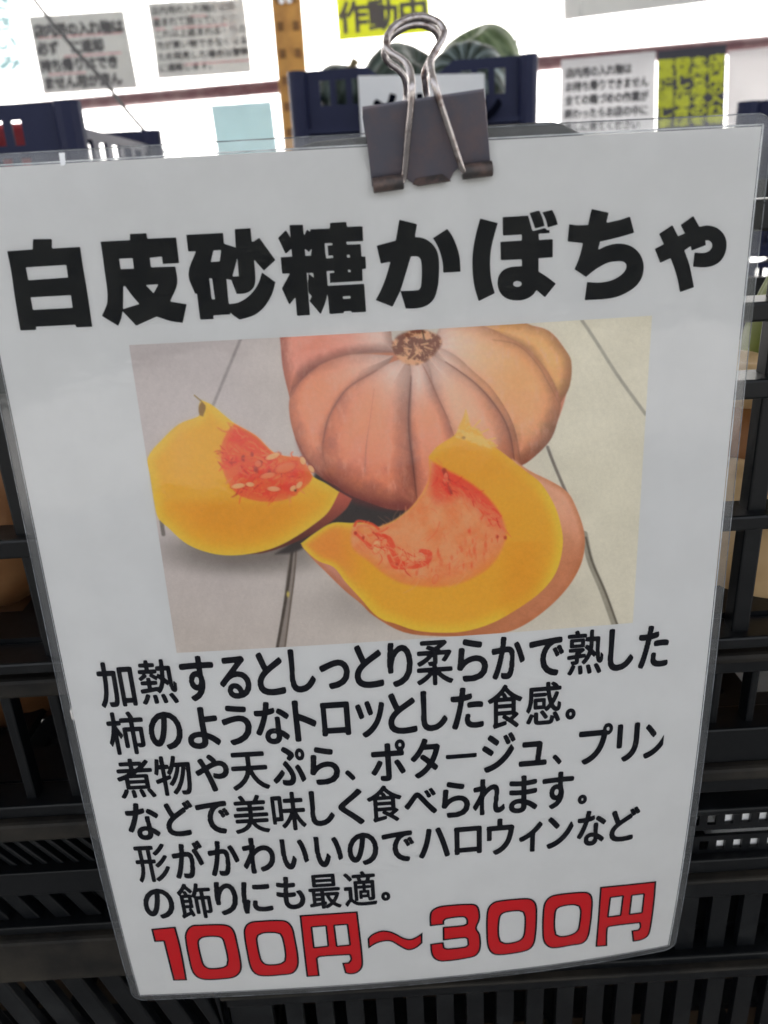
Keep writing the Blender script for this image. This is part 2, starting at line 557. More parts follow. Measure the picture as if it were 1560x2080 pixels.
# ---- notices on the wall: a sheet of paper given by its four corners in the picture
def notice(name, label, cat, corners, off, color, through, rows=None, vertical=False, ink=None, marks=None, boxm=(.05, .06, .95, .94), bold=.0, curl=.0, under=()):
    Pc = [at_wall(x, y, off) for x, y in corners]        # TL TR BR BL
    root = empty(name, tuple(Pc[0])); tag(root, label, cat)

    def S(a, b, o=0.0):
        p = (Pc[0] * (1 - a) * (1 - b) + Pc[1] * a * (1 - b) + Pc[2] * a * b + Pc[3] * (1 - a) * b) if np.isscalar(a) else \
            (Pc[0] * ((1 - a) * (1 - b))[..., None] + Pc[1] * (a * (1 - b))[..., None] + Pc[2] * (a * b)[..., None] + Pc[3] * ((1 - a) * b)[..., None])
        bend = curl * (np.sin(np.asarray(a) * 5 + 1) * .4 + np.asarray(b) ** 3)
        return p - WN * (np.asarray(bend)[..., None] + o)
    A_, B_ = np.meshgrid(np.linspace(0, 1, 13), np.linspace(0, 1, 13), indexing='ij')
    me = np_mesh('paper_sheet', S(A_, B_).reshape(-1, 3), grid_faces(13, 13))
    link_mesh('paper_sheet', me, sheet_material(name + '_stock', color, through), root, smooth=True)
    wl = np.linalg.norm(Pc[1] - Pc[0]); hl = np.linalg.norm(Pc[3] - Pc[0])
    if rows:
        x0, y0, x1, y1 = boxm
        nr = len(rows); nc = max(len(t) for t in rows)
        for i, t in enumerate(rows):
            parts = []
            for j, ch in enumerate(t):
                if ch == ' ': continue
                if vertical:
                    cw = (x1 - x0) / nr; chh = (y1 - y0) / nc
                    ca = x1 - (i + .5) * cw; cb = y0 + (j + .5) * chh
                else:
                    cw = (x1 - x0) / nc; chh = (y1 - y0) / nr
                    ca = x0 + (j + .5) * cw; cb = y0 + (i + .5) * chh
                A1, B1 = glyph(ch)
                ax = cw * 1.04; ay = chh * (1.04 if vertical else .80)
                tf = lambda q: np.stack([(ca + (q[:, 0] - .5) * ax) * wl, (cb - (q[:, 1] - .38) * ay) * hl], -1)
                A2, B2 = tf(A1), tf(B1)
                st = .0016
                xs = np.arange(A2[:, 0].min() - .004, A2[:, 0].max() + .006, st); ys = np.arange(A2[:, 1].min() - .004, A2[:, 1].max() + .006, st)
                X, Y = np.meshgrid(xs, ys, indexing='ij')
                D = seg_sdf(X, Y, A2, B2) - bold
                Pt, Q, T = contour_mesh(xs, ys, D)
                if len(Pt): parts.append((Pt, Q, T))
            if parts:
                V, Q, T = merge(parts)
                me = np_mesh('lettering', S(V[:, 0] / wl, V[:, 1] / hl, .0012), Q, T)
                link_mesh('lettering', me, ink or M_ink_soft, root)
    for (a0, b0, a1, b1) in under:
        me = np_mesh('underline', S(np.array([a0, a1, a1, a0]), np.array([b0, b1, b1 + .018, b0 + .018]), .0010), np.array([[0, 1, 2, 3]]))
        link_mesh('underline', me, M_pink, root)
    return root


M_ink_soft = material('black_marker', (.09, .09, .10), .7, noise=(60, (.09, .09, .09), .4, .6))
M_pink = material('red_marker_line', (.55, .22, .25), .8, noise=(60, (.65, .35, .36), .4, .6))
M_cyan = material('pale_cyan_marker', (.36, .66, .68), .8, noise=(60, (.50, .74, .76), .4, .6))
M_ylw = material('yellow_marker_block', (.50, .54, .03), .7, noise=(30, (.58, .62, .06), .4, .6))
notice('notice', 'white notice with pale cyan lettering cut off by the left edge', 'notice', [(-130, -60), (12, -75), (66, 196), (-90, 215)], .004, (.8, .88, .90), .30,
       ['おもて', 'いつで', 'も下さ', 'てがい', 'おのみ', 'りの'], ink=M_cyan, bold=.0022)
notice('notice', 'grey notice with four lines of heavy lettering, left of the other grey notice', 'notice', [(57, 33), (251, 21), (281, 179), (88, 192)], .004, (.43, .44, .43), .08,
       ['店内用の入れ物は', '必ず に返却', '持ち帰りはでき', 'ません用が済ん'], bold=.0020, boxm=(.03, .08, .97, .97), under=((.06, .27, .95, .27), (.3, .52, .9, .52), (.1, .74, .5, .74)))
notice('notice', 'grey notice with six lines of small lettering, beside the orange post', 'notice', [(300, 7), (494, -6), (514, 148), (325, 162)], .004, (.46, .47, .46), .09,
       ['店内用の入れ物が盗難', '盗まれて困っています。', 'これ以上盗まれると他の', '方が買い物できなくなる', 'ため発見した場合は警察', 'に通報します。'], bold=.0006, boxm=(.03, .03, .99, .93), curl=.01, under=((.04, .19, .6, .19), (.04, .33, .9, .33), (.3, .82, .99, .82)))
notice('notice', 'small pale blue sheet below the red-brown pipe', 'notice', [(427, 214), (551, 205), (566, 330), (446, 340)], .004, (.36, .52, .56), .11, [''])
notice('warning_sign', 'yellow sign with big black characters above the pumpkin crate', 'sign', [(678, -45), (866, -58), (876, 66), (690, 84)], .03, (.52, .58, .04), .15,
       ['作動中'], ink=M_ink_soft, bold=.0024, boxm=(.02, .30, .99, .97), curl=.006)
notice('notice', 'blank grey sheet at the top edge, right of the thin cord', 'notice', [(1142, -120), (1600, -150), (1600, -16), (1145, 41)], .004, (.46, .47, .46), .09, [''])
notice('notice', 'white notice with five black lines next to the black and yellow sign', 'notice', [(1140, 122), (1332, 104), (1330, 290), (1136, 296)], .06, (.58, .58, .59), .12,
       ['店内用の入れ物は', 'お持ち帰りできません', '全ての箱づめの作業が', '終わったらお店の中に', '戻しに来てください'], bold=.0008, boxm=(.05, .08, .93, .86))
notice('warning_sign', 'black sign with four columns of yellow characters', 'sign', [(1336, 104), (1476, 90), (1470, 270), (1333, 282)], .062, (.07, .07, .085), .05,
       ['店内用の入れ物', 'を持ち帰るのを', '発見した場合は', '警察に通報しま'], vertical=True, ink=M_ylw, bold=.0013, boxm=(.0, .10, .99, .88))
notice('notice', 'plain white board right of the black and yellow sign', 'notice', [(1479, 104), (1640, 88), (1636, 300), (1474, 300)], .05, (.62, .60, .60), .14, [''])

# thin cords
def spline(pts, k=8):
    pts = [np.array(p, float) for p in pts]; out = []
    for i in range(len(pts) - 1):
        p0, p1, p2, p3 = pts[max(i - 1, 0)], pts[i], pts[i + 1], pts[min(i + 2, len(pts) - 1)]
        for t in np.linspace(0, 1, k, endpoint=False):
            out.append(.5 * ((2 * p1) + (p2 - p0) * t + (2 * p0 - 5 * p1 + 4 * p2 - p3) * t * t + (3 * p1 - p0 - 3 * p2 + p3) * t ** 3))
    return out + [pts[-1]]


c1 = spline([at(x, y, 1.35 - i * .02) for i, (x, y) in enumerate([(40, -50), (68, -4), (95, 32), (150, 98), (217, 172), (262, 230), (334, 310)])])
tag(MB().tube(c1, .0032, 8).build('cord', M_wire_plastic, smooth=True), 'thin grey cord slanting down across the left grey notice', 'cord')
c2 = spline([at(1140, -62, 1.3), at(1104, 0, 1.3), at(1030, 112, 1.3)])
tag(MB().tube(c2, .0021, 8).build('cord', M_wire_plastic, smooth=True), 'thin straight cord rising from the dark green pumpkins', 'cord')


# ------------------------------------------------------------------ crates
def grid_wall(mb, o, ux, uz, n, t, xs, zs, is_open):
    """wall of thickness t with rectangular openings through it"""
    o, ux, uz, n = map(np.array, (o, ux, uz, n)); xs = sorted(set(np.round(xs, 5))); zs = sorted(set(np.round(zs, 5)))
    nx, nz = len(xs) - 1, len(zs) - 1
    sol = np.zeros((nx + 2, nz + 2), bool)
    for i in range(nx):
        for j in range(nz): sol[i + 1, j + 1] = not is_open((xs[i] + xs[i + 1]) / 2, (zs[j] + zs[j + 1]) / 2)
    P = lambda x, z, k: o + ux * x + uz * z + n * (t * k)
    for i in range(nx):
        for j in range(nz):
            if not sol[i + 1, j + 1]: continue
            a, b, c, d = xs[i], xs[i + 1], zs[j], zs[j + 1]
            for k in (0, 1): mb.add([P(a, c, k), P(b, c, k), P(b, d, k), P(a, d, k)], [(0, 1, 2, 3)])
            if not sol[i, j + 1]: mb.add([P(a, c, 0), P(a, d, 0), P(a, d, 1), P(a, c, 1)], [(0, 1, 2, 3)])
            if not sol[i + 2, j + 1]: mb.add([P(b, c, 0), P(b, d, 0), P(b, d, 1), P(b, c, 1)], [(0, 1, 2, 3)])
            if not sol[i + 1, j]: mb.add([P(a, c, 0), P(b, c, 0), P(b, c, 1), P(a, c, 1)], [(0, 1, 2, 3)])
            if not sol[i + 1, j + 2]: mb.add([P(a, d, 0), P(b, d, 0), P(b, d, 1), P(a, d, 1)], [(0, 1, 2, 3)])


def rows_wall(mb, o, ux, uz, n, t, L, H_, rows):
    """rows: (z0, z1, pitch, open width, phase)"""
    xs, zs = [0, L], [0, H_]
    for z0, z1, p, wd, ph in rows:
        zs += [z0, z1]
    cuts = []
    for z0, z1, p, wd, ph in rows:
        k = math.ceil((.006 - ph) / p); 
        while ph + k * p + wd < L - .006:
            a = ph + k * p
            if a > .006: cuts.append((a, a + wd, z0, z1)); xs += [a, a + wd]
            k += 1
    grid_wall(mb, o, ux, uz, n, t, xs, zs, lambda x, z: any(a < x < b and c < z < d for a, b, c, d in cuts))


def diag_bars(mb, x0, x1, z0, z1, y, t, pitch, wd, lean):
    """a row of slanting slots: bars leaning by lean (m over the row height)"""
    k = x0 - abs(lean)
    while k < x1 + abs(lean):
        a0, a1 = k, k + wd
        poly = [(a0, z0), (a1, z0), (a1 + lean, z1), (a0 + lean, z1)]
        poly = [(min(max(px_, x0), x1), pz) for px_, pz in poly]
        if max(p[0] for p in poly) - min(p[0] for p in poly) > .001:
            mb.prism(poly, (0, y, 0), (1, 0, 0), (0, 0, 1), (0, 1, 0), t)
        k += pitch


def zr(py): return float(at(1535, py, .004 if py < 1318 else .012)[2])
def zl(py): return float(at(20, py, .004 if py < 1373 else .012)[2])


def front_crate(label, x0, x1, zt, zb, bars, rows=(), vb=None, depth=.34, mat=M_black, rims=(), diag=(), hump=None, group=None, holes=None, y0=.004):
    """crate in the front stack: horizontal bars, uprights and slotted panels"""
    if zt < zr(1250): y0 = .012
    root = empty('produce_crate', ((x0 + x1) / 2, y0 + depth / 2, zb)); tag(root, label, 'crate', group)
    L = x1 - x0; Hh = zt - zb
    f = MB()
    for a, b_ in bars: f.box(((x0 + x1) / 2, y0 + .007, (a + b_) / 2), (L, .014, abs(b_ - a)))
    if vb:
        pitch, wd, ph = vb; x = x0 + .004 + ph
        while x < x1 - .004:
            f.box((x, y0 + .0075, (zt + zb) / 2), (wd, .007, Hh - .004)); x += pitch
    for (z0, z1, p, wd, ph) in rows: rows_wall(f, (x0, y0 + .004, z0), (1, 0, 0), (0, 0, 1), (0, 1, 0), .004, L, z1 - z0, [(.0, z1 - z0, p, wd, ph)])
    if holes:
        for (z0, z1, hr) in holes:
            rows_wall(f, (x0, y0 + .004, z0), (1, 0, 0), (0, 0, 1), (0, 1, 0), .0014, L, z1 - z0, hr)
    for (z0, z1, p, wd, ln) in diag: diag_bars(f, x0, x1, z0, z1, y0 + .004, .005, p, wd, ln)
    if hump: f.prism(hump, (0, y0 + .001, 0), (1, 0, 0), (0, 0, 1), (0, 1, 0), .0028)
    f.build('front_panel', mat, root, bevel=.0008)
    rm = MB()
    for a, b_ in rims: rm.box(((x0 + x1) / 2, y0 + .0065, (a + b_) / 2), (L + .003, .019, abs(b_ - a)))
    if rims: rm.build('rim', M_dusty, root, bevel=.0015)
    bk = MB(); m = .012
    zs_rows = [(Hh * .12, Hh * .46, .03, .022, .01), (Hh * .56, Hh * .88, .03, .022, .01)]
    rows_wall(bk, (x0, y0 + depth, zb), (1, 0, 0), (0, 0, 1), (0, -1, 0), .005, L, Hh, zs_rows)
    bk.build('back_panel', mat, root)
    for xx, nx_ in ((x0, 1), (x1, -1)):
        sd = MB(); rows_wall(sd, (xx, y0 + .014, zb), (0, 1, 0), (0, 0, 1), (nx_, 0, 0), .005, depth - .02, Hh, zs_rows); sd.build('side_panel', mat, root)
    fl = MB()
    rows_wall(fl, (x0 + .005, y0 + .014, zb + .002), (1, 0, 0), (0, 1, 0), (0, 0, 1), .004, L - .01, depth - .02, [(.02 + .05 * k, .055 + .05 * k, .03, .02, .01) for k in range(int((depth - .05) / .05))])
    fl.build('floor_grid', mat, root)
    return root


# the hump (raised grip) the sheet is clipped to
hp = [at(x, y, .005) for x, y in [(560, 330), (596, 302), (640, 287), (700, 281), (800, 272), (990, 254), (1122, 247), (1145, 252), (1192, 276), (1260, 330), (1300, 380)]]
XB = -.078
hump = [(p[0], p[2]) for p in hp]
hump = [(hump[0][0] - .01, zr(430))] + hump + [(hump[-1][0] + .012, zr(430))]
front_crate('black crate with a raised grip that the laminated price sign is clipped to', XB, .36, zr(405), zr(1316),
            [(zr(405), zr(470)), (zr(614), zr(655)), (zr(772), zr(812)), (zr(1048), zr(1078)), (zr(1294), zr(1317))], vb=(.0405, .0060, (float(at(1574, 700, .011)[0]) - XB - .004) % .0405), hump=hump)
front_crate('shallow black crate directly under the crate that carries the sign', XB, .36, zr(1319), zr(1546),
            [(zr(1338), zr(1366)), (zr(1478), zr(1546))], vb=(.0135, .0030, .0034), rims=[(zr(1319), zr(1338))])
front_crate('black crate with small square holes and a dusty rim, right stack', XB, .36, zr(1548), zr(1768),
            [(zr(1574), zr(1606)), (zr(1640), zr(1652)), (zr(1742), zr(1768))], rims=[(zr(1548), zr(1574))],
            holes=[(zr(1742), zr(1652), [(.0015, .006, .0068, .0035, .0), (.0085, .0115, .06, .05, .004), (.0143, .0190, .0068, .0035, .002)])])
front_crate('black crate with tall upright slots, right stack', XB, .36, zr(1770), zr(1950),
            [(zr(1778), zr(1818)), (zr(1936), zr(1950))], rows=[(zr(1936), zr(1818), .0132, .0058, .002)], rims=[(zr(1771), zr(1779))])
front_crate('lowest black slotted crate of the right stack', XB, .36, zr(1952), zr(1952) - .13,
            [(zr(1956), zr(1984)), (zr(1952) - .13, zr(1952) - .115)], rows=[(zr(1952) - .115, zr(1984), .0132, .0058, .005)], rims=[(zr(1951), zr(1957))])
# left stack
front_crate('black crate holding orange pumpkins at the left edge', -.47, XB - .004, zl(640), zl(1372),
            [(zl(640), zl(690)), (zl(748), zl(800)), (zl(1098), zl(1137)), (zl(1350), zl(1372))], vb=(.042, .0085, (float(at(30, 930, .011)[0]) + .47 - .004) % .042))
front_crate('black crate with narrow uprights under the left orange pumpkins', -.47, XB - .004, zl(1374), zl(1664),
            [(zl(1384), zl(1420)), (zl(1640), zl(1664))], vb=(.017, .004, .005), rims=[(zl(1374), zl(1412))])
front_crate('black crate with slanting slots and a brown dusty rim, left stack', -.47, XB - .004, zl(1666), zl(1900),
            [(zl(1700), zl(1712)), (zl(1776), zl(1822)), (zl(1886), zl(1900))], rims=[(zl(1666), zl(1702))],
            diag=[(zl(1776), zl(1712), .0062, .0026, -.012), (zl(1886), zl(1822), .0125, .0065, -.009)])
front_crate('lowest black crate with slanting slots, left stack', -.47, XB - .004, zl(1902), zl(1902) - .16,
            [(zl(1902) - .16, zl(1902) - .15)], rims=[(zl(1904), zl(1986))],
            diag=[(zl(1902) - .07, zl(1986), .016, .009, -.016), (zl(1902) - .15, zl(1902) - .072, .016, .009, -.018)])


# white strips added behind the square holes, standing in for light shining through
M_dot_strip = material('light_dot_white', (.86, .86, .84), .7, noise=(60, (.78, .78, .76), .4, .6))
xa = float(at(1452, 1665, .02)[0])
for zz, h_, nm in ((zr(1742) + .0018, .0068, 'white strip standing in for light through the lower row of square holes'), (zr(1742) + .0150, .0072, 'white strip standing in for light through the upper row of square holes')):
    tag(MB().box((xa + .11, .0180 + .05, zz), (.22, .10, h_)).build('light_dot_strip', M_dot_strip, bevel=.001), nm, 'strip')


# stand under the stacks
def table(label, cx, cy, w_, d_, z):
    root = empty('display_table', (cx, cy, 0)); tag(root, label, 'table')
    m = material('worn_table_wood', (.20, .13, .075), .7, noise=(12, (.10, .065, .04), .4, .65))
    MB().box((cx, cy, z - .015), (w_, d_, .03)).build('table_top', m, root, bevel=.002)
    for sx in (-1, 1):
        for sy in (-1, 1): MB().box((cx + sx * (w_ / 2 - .04), cy + sy * (d_ / 2 - .04), (z - .03) / 2), (.05, .05, z - .03)).build('leg', m, root, bevel=.002)


table('wooden table carrying the two front stacks of black crates', -.05, .18, .90, .42, min(zr(1952) - .13, zl(1902) - .16) - .001)


# ---- pumpkins
def pumpkin(name, label, c, rx, rz_, ribs=10, depth=.10, cols=((.03, .05, .035),), tilt=(0, 0), stripes=None, group=None, stem=True, dimple=.35, squash_y=1.0, noise=.25):
    """ribbed fruit; colour painted per rib"""
    nu, nv = 96, 40
    U, V = np.meshgrid(np.linspace(0, 2 * np.pi, nu + 1)[:-1], np.linspace(0, np.pi, nv), indexing='ij')
    rib = np.abs(np.cos(U * ribs / 2)) ** .55
    r = (1 - depth * (1 - rib) * np.sin(V)) * np.sin(V) ** .9
    zz = np.cos(V) * (1 - dimple * np.exp(-(np.sin(V) / .35) ** 2))
    P = np.stack([r * np.cos(U) * rx, r * np.sin(U) * rx * squash_y, zz * rz_], -1).reshape(-1, 3)
    R_ = np.array(Matrix.Rotation(tilt[0], 3, 'X') @ Matrix.Rotation(tilt[1], 3, 'Y'))
    P = P @ R_.T + np.array(c)
    i, j = np.meshgrid(np.arange(nu), np.arange(nv - 1), indexing='ij')
    a = i * nv + j; b_ = ((i + 1) % nu) * nv + j
    me = np_mesh('rind', P, np.stack([a, b_, b_ + 1, a + 1], -1).reshape(-1, 4))
    ca = np.array(cols[0]); cb = np.array(cols[-1])
    seed = rng.uniform(0, 9)
    f = .5 + .5 * np.sin(U * ribs + 2.1 * np.sin(V * 5 + seed)) * np.cos(V * 3 + seed)
    colr = ca + (cb - ca) * f[..., None]
    if stripes is not None:
        st = (1 - rib) ** 2 * 2.2 + .5 * (np.sin(U * ribs * 2 + 1.3 * np.sin(V * 7 + seed)) > .72)
        colr = colr + (np.array(stripes) - colr) * np.clip(st, 0, 1)[..., None]
    ca_ = me.color_attributes.new('paint', 'FLOAT_COLOR', 'POINT')
    ca_.data.foreach_set('color', np.concatenate([colr.reshape(-1, 3), np.ones((nu * nv, 1))], 1).astype(np.float32).ravel())
    root = empty(name, tuple(c)); tag(root, label, 'pumpkin', group)
    link_mesh('rind', me, vcol_material('pumpkin_rind', .5, noise_scale=40, noise_amt=noise, bump=(150, .2, .001)), root, smooth=True)
    if stem:
        up = R_ @ np.array([0, 0, 1.0]); sd = R_ @ np.array([1.0, 0, 0])
        s0 = np.array(c) + up * rz_ * .58
        MB().tube([s0, s0 + up * rz_ * .25, s0 + up * rz_ * .5 + sd * rx * .1], [rx * .15, rx * .09, rx * .12], 8).build('stem', M_stem, root, smooth=True)
    return root


M_stem = material('dry_stem', (.25, .19, .10), .85, noise=(80, (.13, .10, .05), .4, .6), bump=(200, .5, .001))
GRN = ((.006, .015, .011), (.020, .034, .022)); PALE = (.09, .12, .105)
mid = 'dark green pumpkins in the navy crate'
YC = .93
pumpkin('pumpkin', 'dark green pumpkin seen through the loop of the binder clip', at(828, 176, YC + .14), .066, .050, cols=GRN, stripes=PALE, tilt=(.5, .5), group=mid, stem=False)
pumpkin('pumpkin', 'topmost green pumpkin with a pale yellow-green patch, right of the clip', at(972, 136, YC + .22), .064, .056, stem=False, cols=((.035, .065, .028), (.10, .14, .055)), stripes=(.17, .22, .12), tilt=(.3, -.4), group=mid)
pumpkin('pumpkin', 'dark green pumpkin with a white stripe against the right end of the crate', at(948, 176, YC + .10), .060, .050, stem=False, cols=GRN, stripes=(.20, .25, .25), tilt=(.9, -.2), group=mid)
pumpkin('pumpkin', 'dark green pumpkin barely showing over the left end of the crate', at(708, 190, YC + .12), .050, .040, cols=GRN, stripes=PALE, tilt=(.2, .2), group=mid)


# ---- navy crates further back
def navy_crate(label, loc, w_, d_, h_, rz, dip=None, group=None, name='produce_crate', slots=None):
    """moulded crate; (0,0,0) of its own axes is the bottom front left corner"""
    root = empty(name, (0, 0, 0)); tag(root, label, 'crate', group)
    R_ = Matrix.Rotation(rz, 4, 'Z')
    objs = []
    slots = slots or [(h_ * .85, h_ * .955, .021, .013, .026), (h_ * .50, h_ * .66, .021, .004, .030), (h_ * .08, h_ * .30, .021, .004, .030)]

    def cutrows(L, low):
        xs, zs, cuts = [0, L], [0, h_], []
        for z0, z1, p, wd, ph in slots:
            zs += [z0, z1]
            for k in range(3):
                for a in (ph + k * p, L - ph - k * p - wd):
                    cuts.append((a, a + wd, z0, z1)); xs += [a, a + wd]
        if low: zs += [h_ * low[2]]; xs += [low[0], low[1]]
        return xs, zs, cuts
    for side, (o, ux, nn, L) in {'f': ((0, 0, 0), (1, 0, 0), (0, 1, 0), w_), 'b': ((0, d_, 0), (1, 0, 0), (0, -1, 0), w_),
                                 'l': ((0, .004, 0), (0, 1, 0), (1, 0, 0), d_ - .008), 'r': ((w_, .004, 0), (0, 1, 0), (-1, 0, 0), d_ - .008)}.items():
        mb = MB(); low = dip if side in 'fb' and dip else None
        if side in 'fb':
            xs, zs, cuts = cutrows(L, low)
            grid_wall(mb, o, ux, (0, 0, 1), nn, .004, xs, zs, lambda x, z: any(a < x < b and c < z < d for a, b, c, d in cuts) or (low and low[0] < x < low[1] and z > h_ * low[2]))
            if low:                                # sloping shoulders of the dip
                zlo = h_ * low[2]; s_ = (h_ - zlo) * 1.4
                for x_, sg in ((low[0], 1), (low[1], -1)):
                    mb.prism([(x_, zlo), (x_ + sg * s_, zlo), (x_, h_)], o, ux, (0, 0, 1), nn, .004)
        else:
            sl = [(h_ * .68, h_ * .895, .055, .038, .03), (h_ * .08, h_ * .50, .027, .019, .02)]
            rows_wall(mb, o, ux, (0, 0, 1), nn, .004, L, h_ * .93, sl)
        for zz in (.005, h_ * .37, h_ * .74):      # flanges
            c = np.array(o) + np.array(ux) * L / 2 - np.array(nn) * .004 + np.array([0, 0, zz])
            sz = (L, .008, .006) if side in 'fb' else (.008, L, .006)
            mb.box(c, sz)
        for k in range(int(L / .034)):             # upright ribs
            xk = .017 + k * .034
            c = np.array(o) + np.array(ux) * xk - np.array(nn) * .003 + np.array([0, 0, h_ * .35])
            mb.box(c, (.0025, .006, h_ * .7) if side in 'fb' else (.006, .0025, h_ * .7))
        objs.append(mb.build({'f': 'front_panel', 'b': 'back_panel', 'l': 'side_panel', 'r': 'side_panel'}[side], M_navy, root))
    mb = MB()
    rows_wall(mb, (.004, .004, .002), (1, 0, 0), (0, 1, 0), (0, 0, 1), .004, w_ - .008, d_ - .008, [(.02 + .05 * k, .055 + .05 * k, .03, .02, .01) for k in range(int((d_ - .05) / .05))])
    mb.build('floor_grid', M_navy, root)
    for x_ in (-.002, w_ + .002):
        for y_ in (-.002, d_ + .002): MB().tube([(x_, y_, 0), (x_, y_, h_ * (1.0))], .012, 10).build('corner_post', M_navy, root)
    root.location = loc; root.rotation_euler = (0, 0, rz)
    return root


HC = .27
tl, tr = at(606, 146, YC), at(1070, 110, YC - .045)
vx = tr - tl; wC = float(np.hypot(vx[0], vx[1])); rzC = math.atan2(vx[1], vx[0])
navy_crate('navy crate of dark green pumpkins with a white sign on its front', (tl[0], tl[1], tl[2] - HC), wC, .52, HC, rzC, dip=(.088, wC - .090, .84))
navy_crate('navy crate under the crate of dark green pumpkins', (tl[0], tl[1], tl[2] - 2 * HC - .004), wC, .52, HC, rzC)
# sign hung on its front
ux_ = Vector((math.cos(rzC), math.sin(rzC), 0)); nn_ = Vector((math.sin(rzC), -math.cos(rzC), 0))
sA = at(727, 154, YC - .03); sB = at(984, 149, YC - .052)
sg = empty('crate_sign', tuple(sA)); tag(sg, 'white sign with black katakana hung on the navy pumpkin crate', 'sign')
sw = float(np.linalg.norm(sB - sA)); ud = (sB - sA) / sw
MB().prism([(0, 0), (sw, 0), (sw, -.15), (0, -.15)], sA, ud, (0, 0, 1), tuple(-nn_), .002).build('board', M_white_board, sg)
parts = []
for j, ch in enumerate('メルヘン'):
    A1, B1 = glyph(ch); e_ = .043
    tf = lambda q: np.stack([0.010 + j * .042 + q[:, 0] * e_, -.055 + q[:, 1] * e_], -1)
    A2, B2 = tf(A1), tf(B1)
    xs = np.arange(A2[:, 0].min() - .003, A2[:, 0].max() + .004, .0008); ys = np.arange(A2[:, 1].min() - .003, A2[:, 1].max() + .004, .0008)
    X, Y = np.meshgrid(xs, ys, indexing='ij'); parts.append(contour_mesh(xs, ys, seg_sdf(X, Y, A2, B2) - .0024))
V, Q, T = merge(parts)
link_mesh('lettering', np_mesh('lettering', sA + V[:, :1] * ud + V[:, 1:] * np.array([0, 0, 1.0]) + np.array(nn_) * .0006, Q, T), M_ink, sg)

# left crate, close by
cr = at(131, 206, .55); RZL = math.radians(2.5); wL, dL, hL = .50, .36, .25
o_ = Vector(cr) - Vector((math.cos(RZL) * wL, math.sin(RZL) * wL, hL))
navy_crate('navy crate with red and white goods behind it, at the left edge', tuple(o_), wL, dL, hL, RZL, slots=[(hL * .87, hL * .95, .016, .009, .040), (hL * .68, hL * .83, .016, .009, .038)])
navy_crate('navy crate under the left-edge navy crate', (o_[0], o_[1], o_[2] - hL - .003), wL, dL, hL, RZL)
# red and white carton in the left crate
M_redbox = material('red_carton_print', (.42, .02, .035), .5, noise=(30, (.5, .05, .06), .4, .6))
M_whitebox = material('white_carton', (.72, .70, .70), .6, noise=(30, (.6, .58, .58), .4, .6))
bx = empty('carton', (cr[0] - .16, cr[1] + .20, o_[2] + .006)); tag(bx, 'red carton with a white band inside the left navy crate', 'carton')
for k in range(6):
    MB().box((cr[0] - .35 + k * .058, cr[1] + .08, o_[2] + .006 + .116), (.050, .10, .232)).build('pack', M_redbox if k % 3 != 1 else M_whitebox, bx, bevel=.004)
# dark crates at the right edge
q = at(1526, 206, .75)
for k in range(3):
    navy_like = navy_crate(['dark crate at the right edge, topmost of its stack', 'dark crate at the right edge, second in its stack', 'dark crate at the right edge, lowest of its stack'][k],
                           (q[0], q[1], q[2] - .165 - .17 * k), .36, .30, .165, math.radians(-38), name='produce_crate')
table('wooden table under the navy pumpkin crates', (tl[0] + tr[0]) / 2, YC + .22, .50, .62, tl[2] - 2 * HC - .006)
table('wooden table under the left navy crates', cr[0] - .25, cr[1] + .17, .56, .42, o_[2] - hL - .005)
table('wooden table under the dark crates at the right edge', q[0] + .10, q[1] + .21, .5, .46, q[2] - .025 - .34 - .002)

# ---- fruit in the front crates
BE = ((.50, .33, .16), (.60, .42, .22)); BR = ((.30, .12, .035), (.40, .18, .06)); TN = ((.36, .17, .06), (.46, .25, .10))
fg = 'pale pumpkins in the front crates'
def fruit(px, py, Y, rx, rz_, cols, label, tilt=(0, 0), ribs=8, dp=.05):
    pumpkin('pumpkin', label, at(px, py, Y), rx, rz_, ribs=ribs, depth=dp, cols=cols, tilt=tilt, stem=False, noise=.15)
fruit(1474, 1062, .062, .026, .027, BE, 'smooth beige pumpkin behind the right upright, in the middle opening', (1.2, .3), dp=.10)
fruit(1532, 1140, .056, .030, .034, ((.50, .32, .15), (.58, .40, .20)), 'pale beige pumpkin lying against the lower right bar', (.9, .6), dp=.08)
fruit(1440, 1210, .075, .030, .036, TN, 'tan pumpkin low behind the lower right opening', (.4, .2))
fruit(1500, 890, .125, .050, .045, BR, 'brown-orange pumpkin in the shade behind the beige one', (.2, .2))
fruit(1668, 700, .090, .030, .052, ((.10, .13, .015), (.16, .19, .03)), 'olive green pumpkin in the upper right opening', (.2, .1))
fruit(1500, 768, .075, .020, .010, BE, 'small cream pumpkin on the upper right bar', (.1, .1))
fruit(-14, 1020, .060, .028, .046, ((.20, .085, .03), (.28, .14, .06)), 'orange-tan pumpkin at the left edge behind the upright', (.1, .3))
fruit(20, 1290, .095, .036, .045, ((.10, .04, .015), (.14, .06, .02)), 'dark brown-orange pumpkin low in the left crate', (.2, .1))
fruit(48, 872, .065, .010, .012, ((.30, .32, .05), (.36, .38, .08)), 'small yellow-green pumpkin beside the sign, left', (.1, .1))
# ------------------------------------------------------------------ the laminated price sign
SIGN = empty('price_sign', (0, 0, Z0))
tag(SIGN, 'laminated white price sign with a pumpkin picture, black Japanese lettering and red prices', 'sign')


def sheet_mesh(name, V, Q, T, off, mat, parent, smooth=True):
    """V in millimetres on the sheet (x right, y down)"""
    u, v = V[:, 0] / 210.0, V[:, 1] / 297.0
    me = np_mesh(name, sheet_off(u, v, off), Q[:, ::-1], T[:, ::-1] if T is not None else None)   # faces turned to the viewer
    return link_mesh(name, me, mat, parent, smooth=smooth)


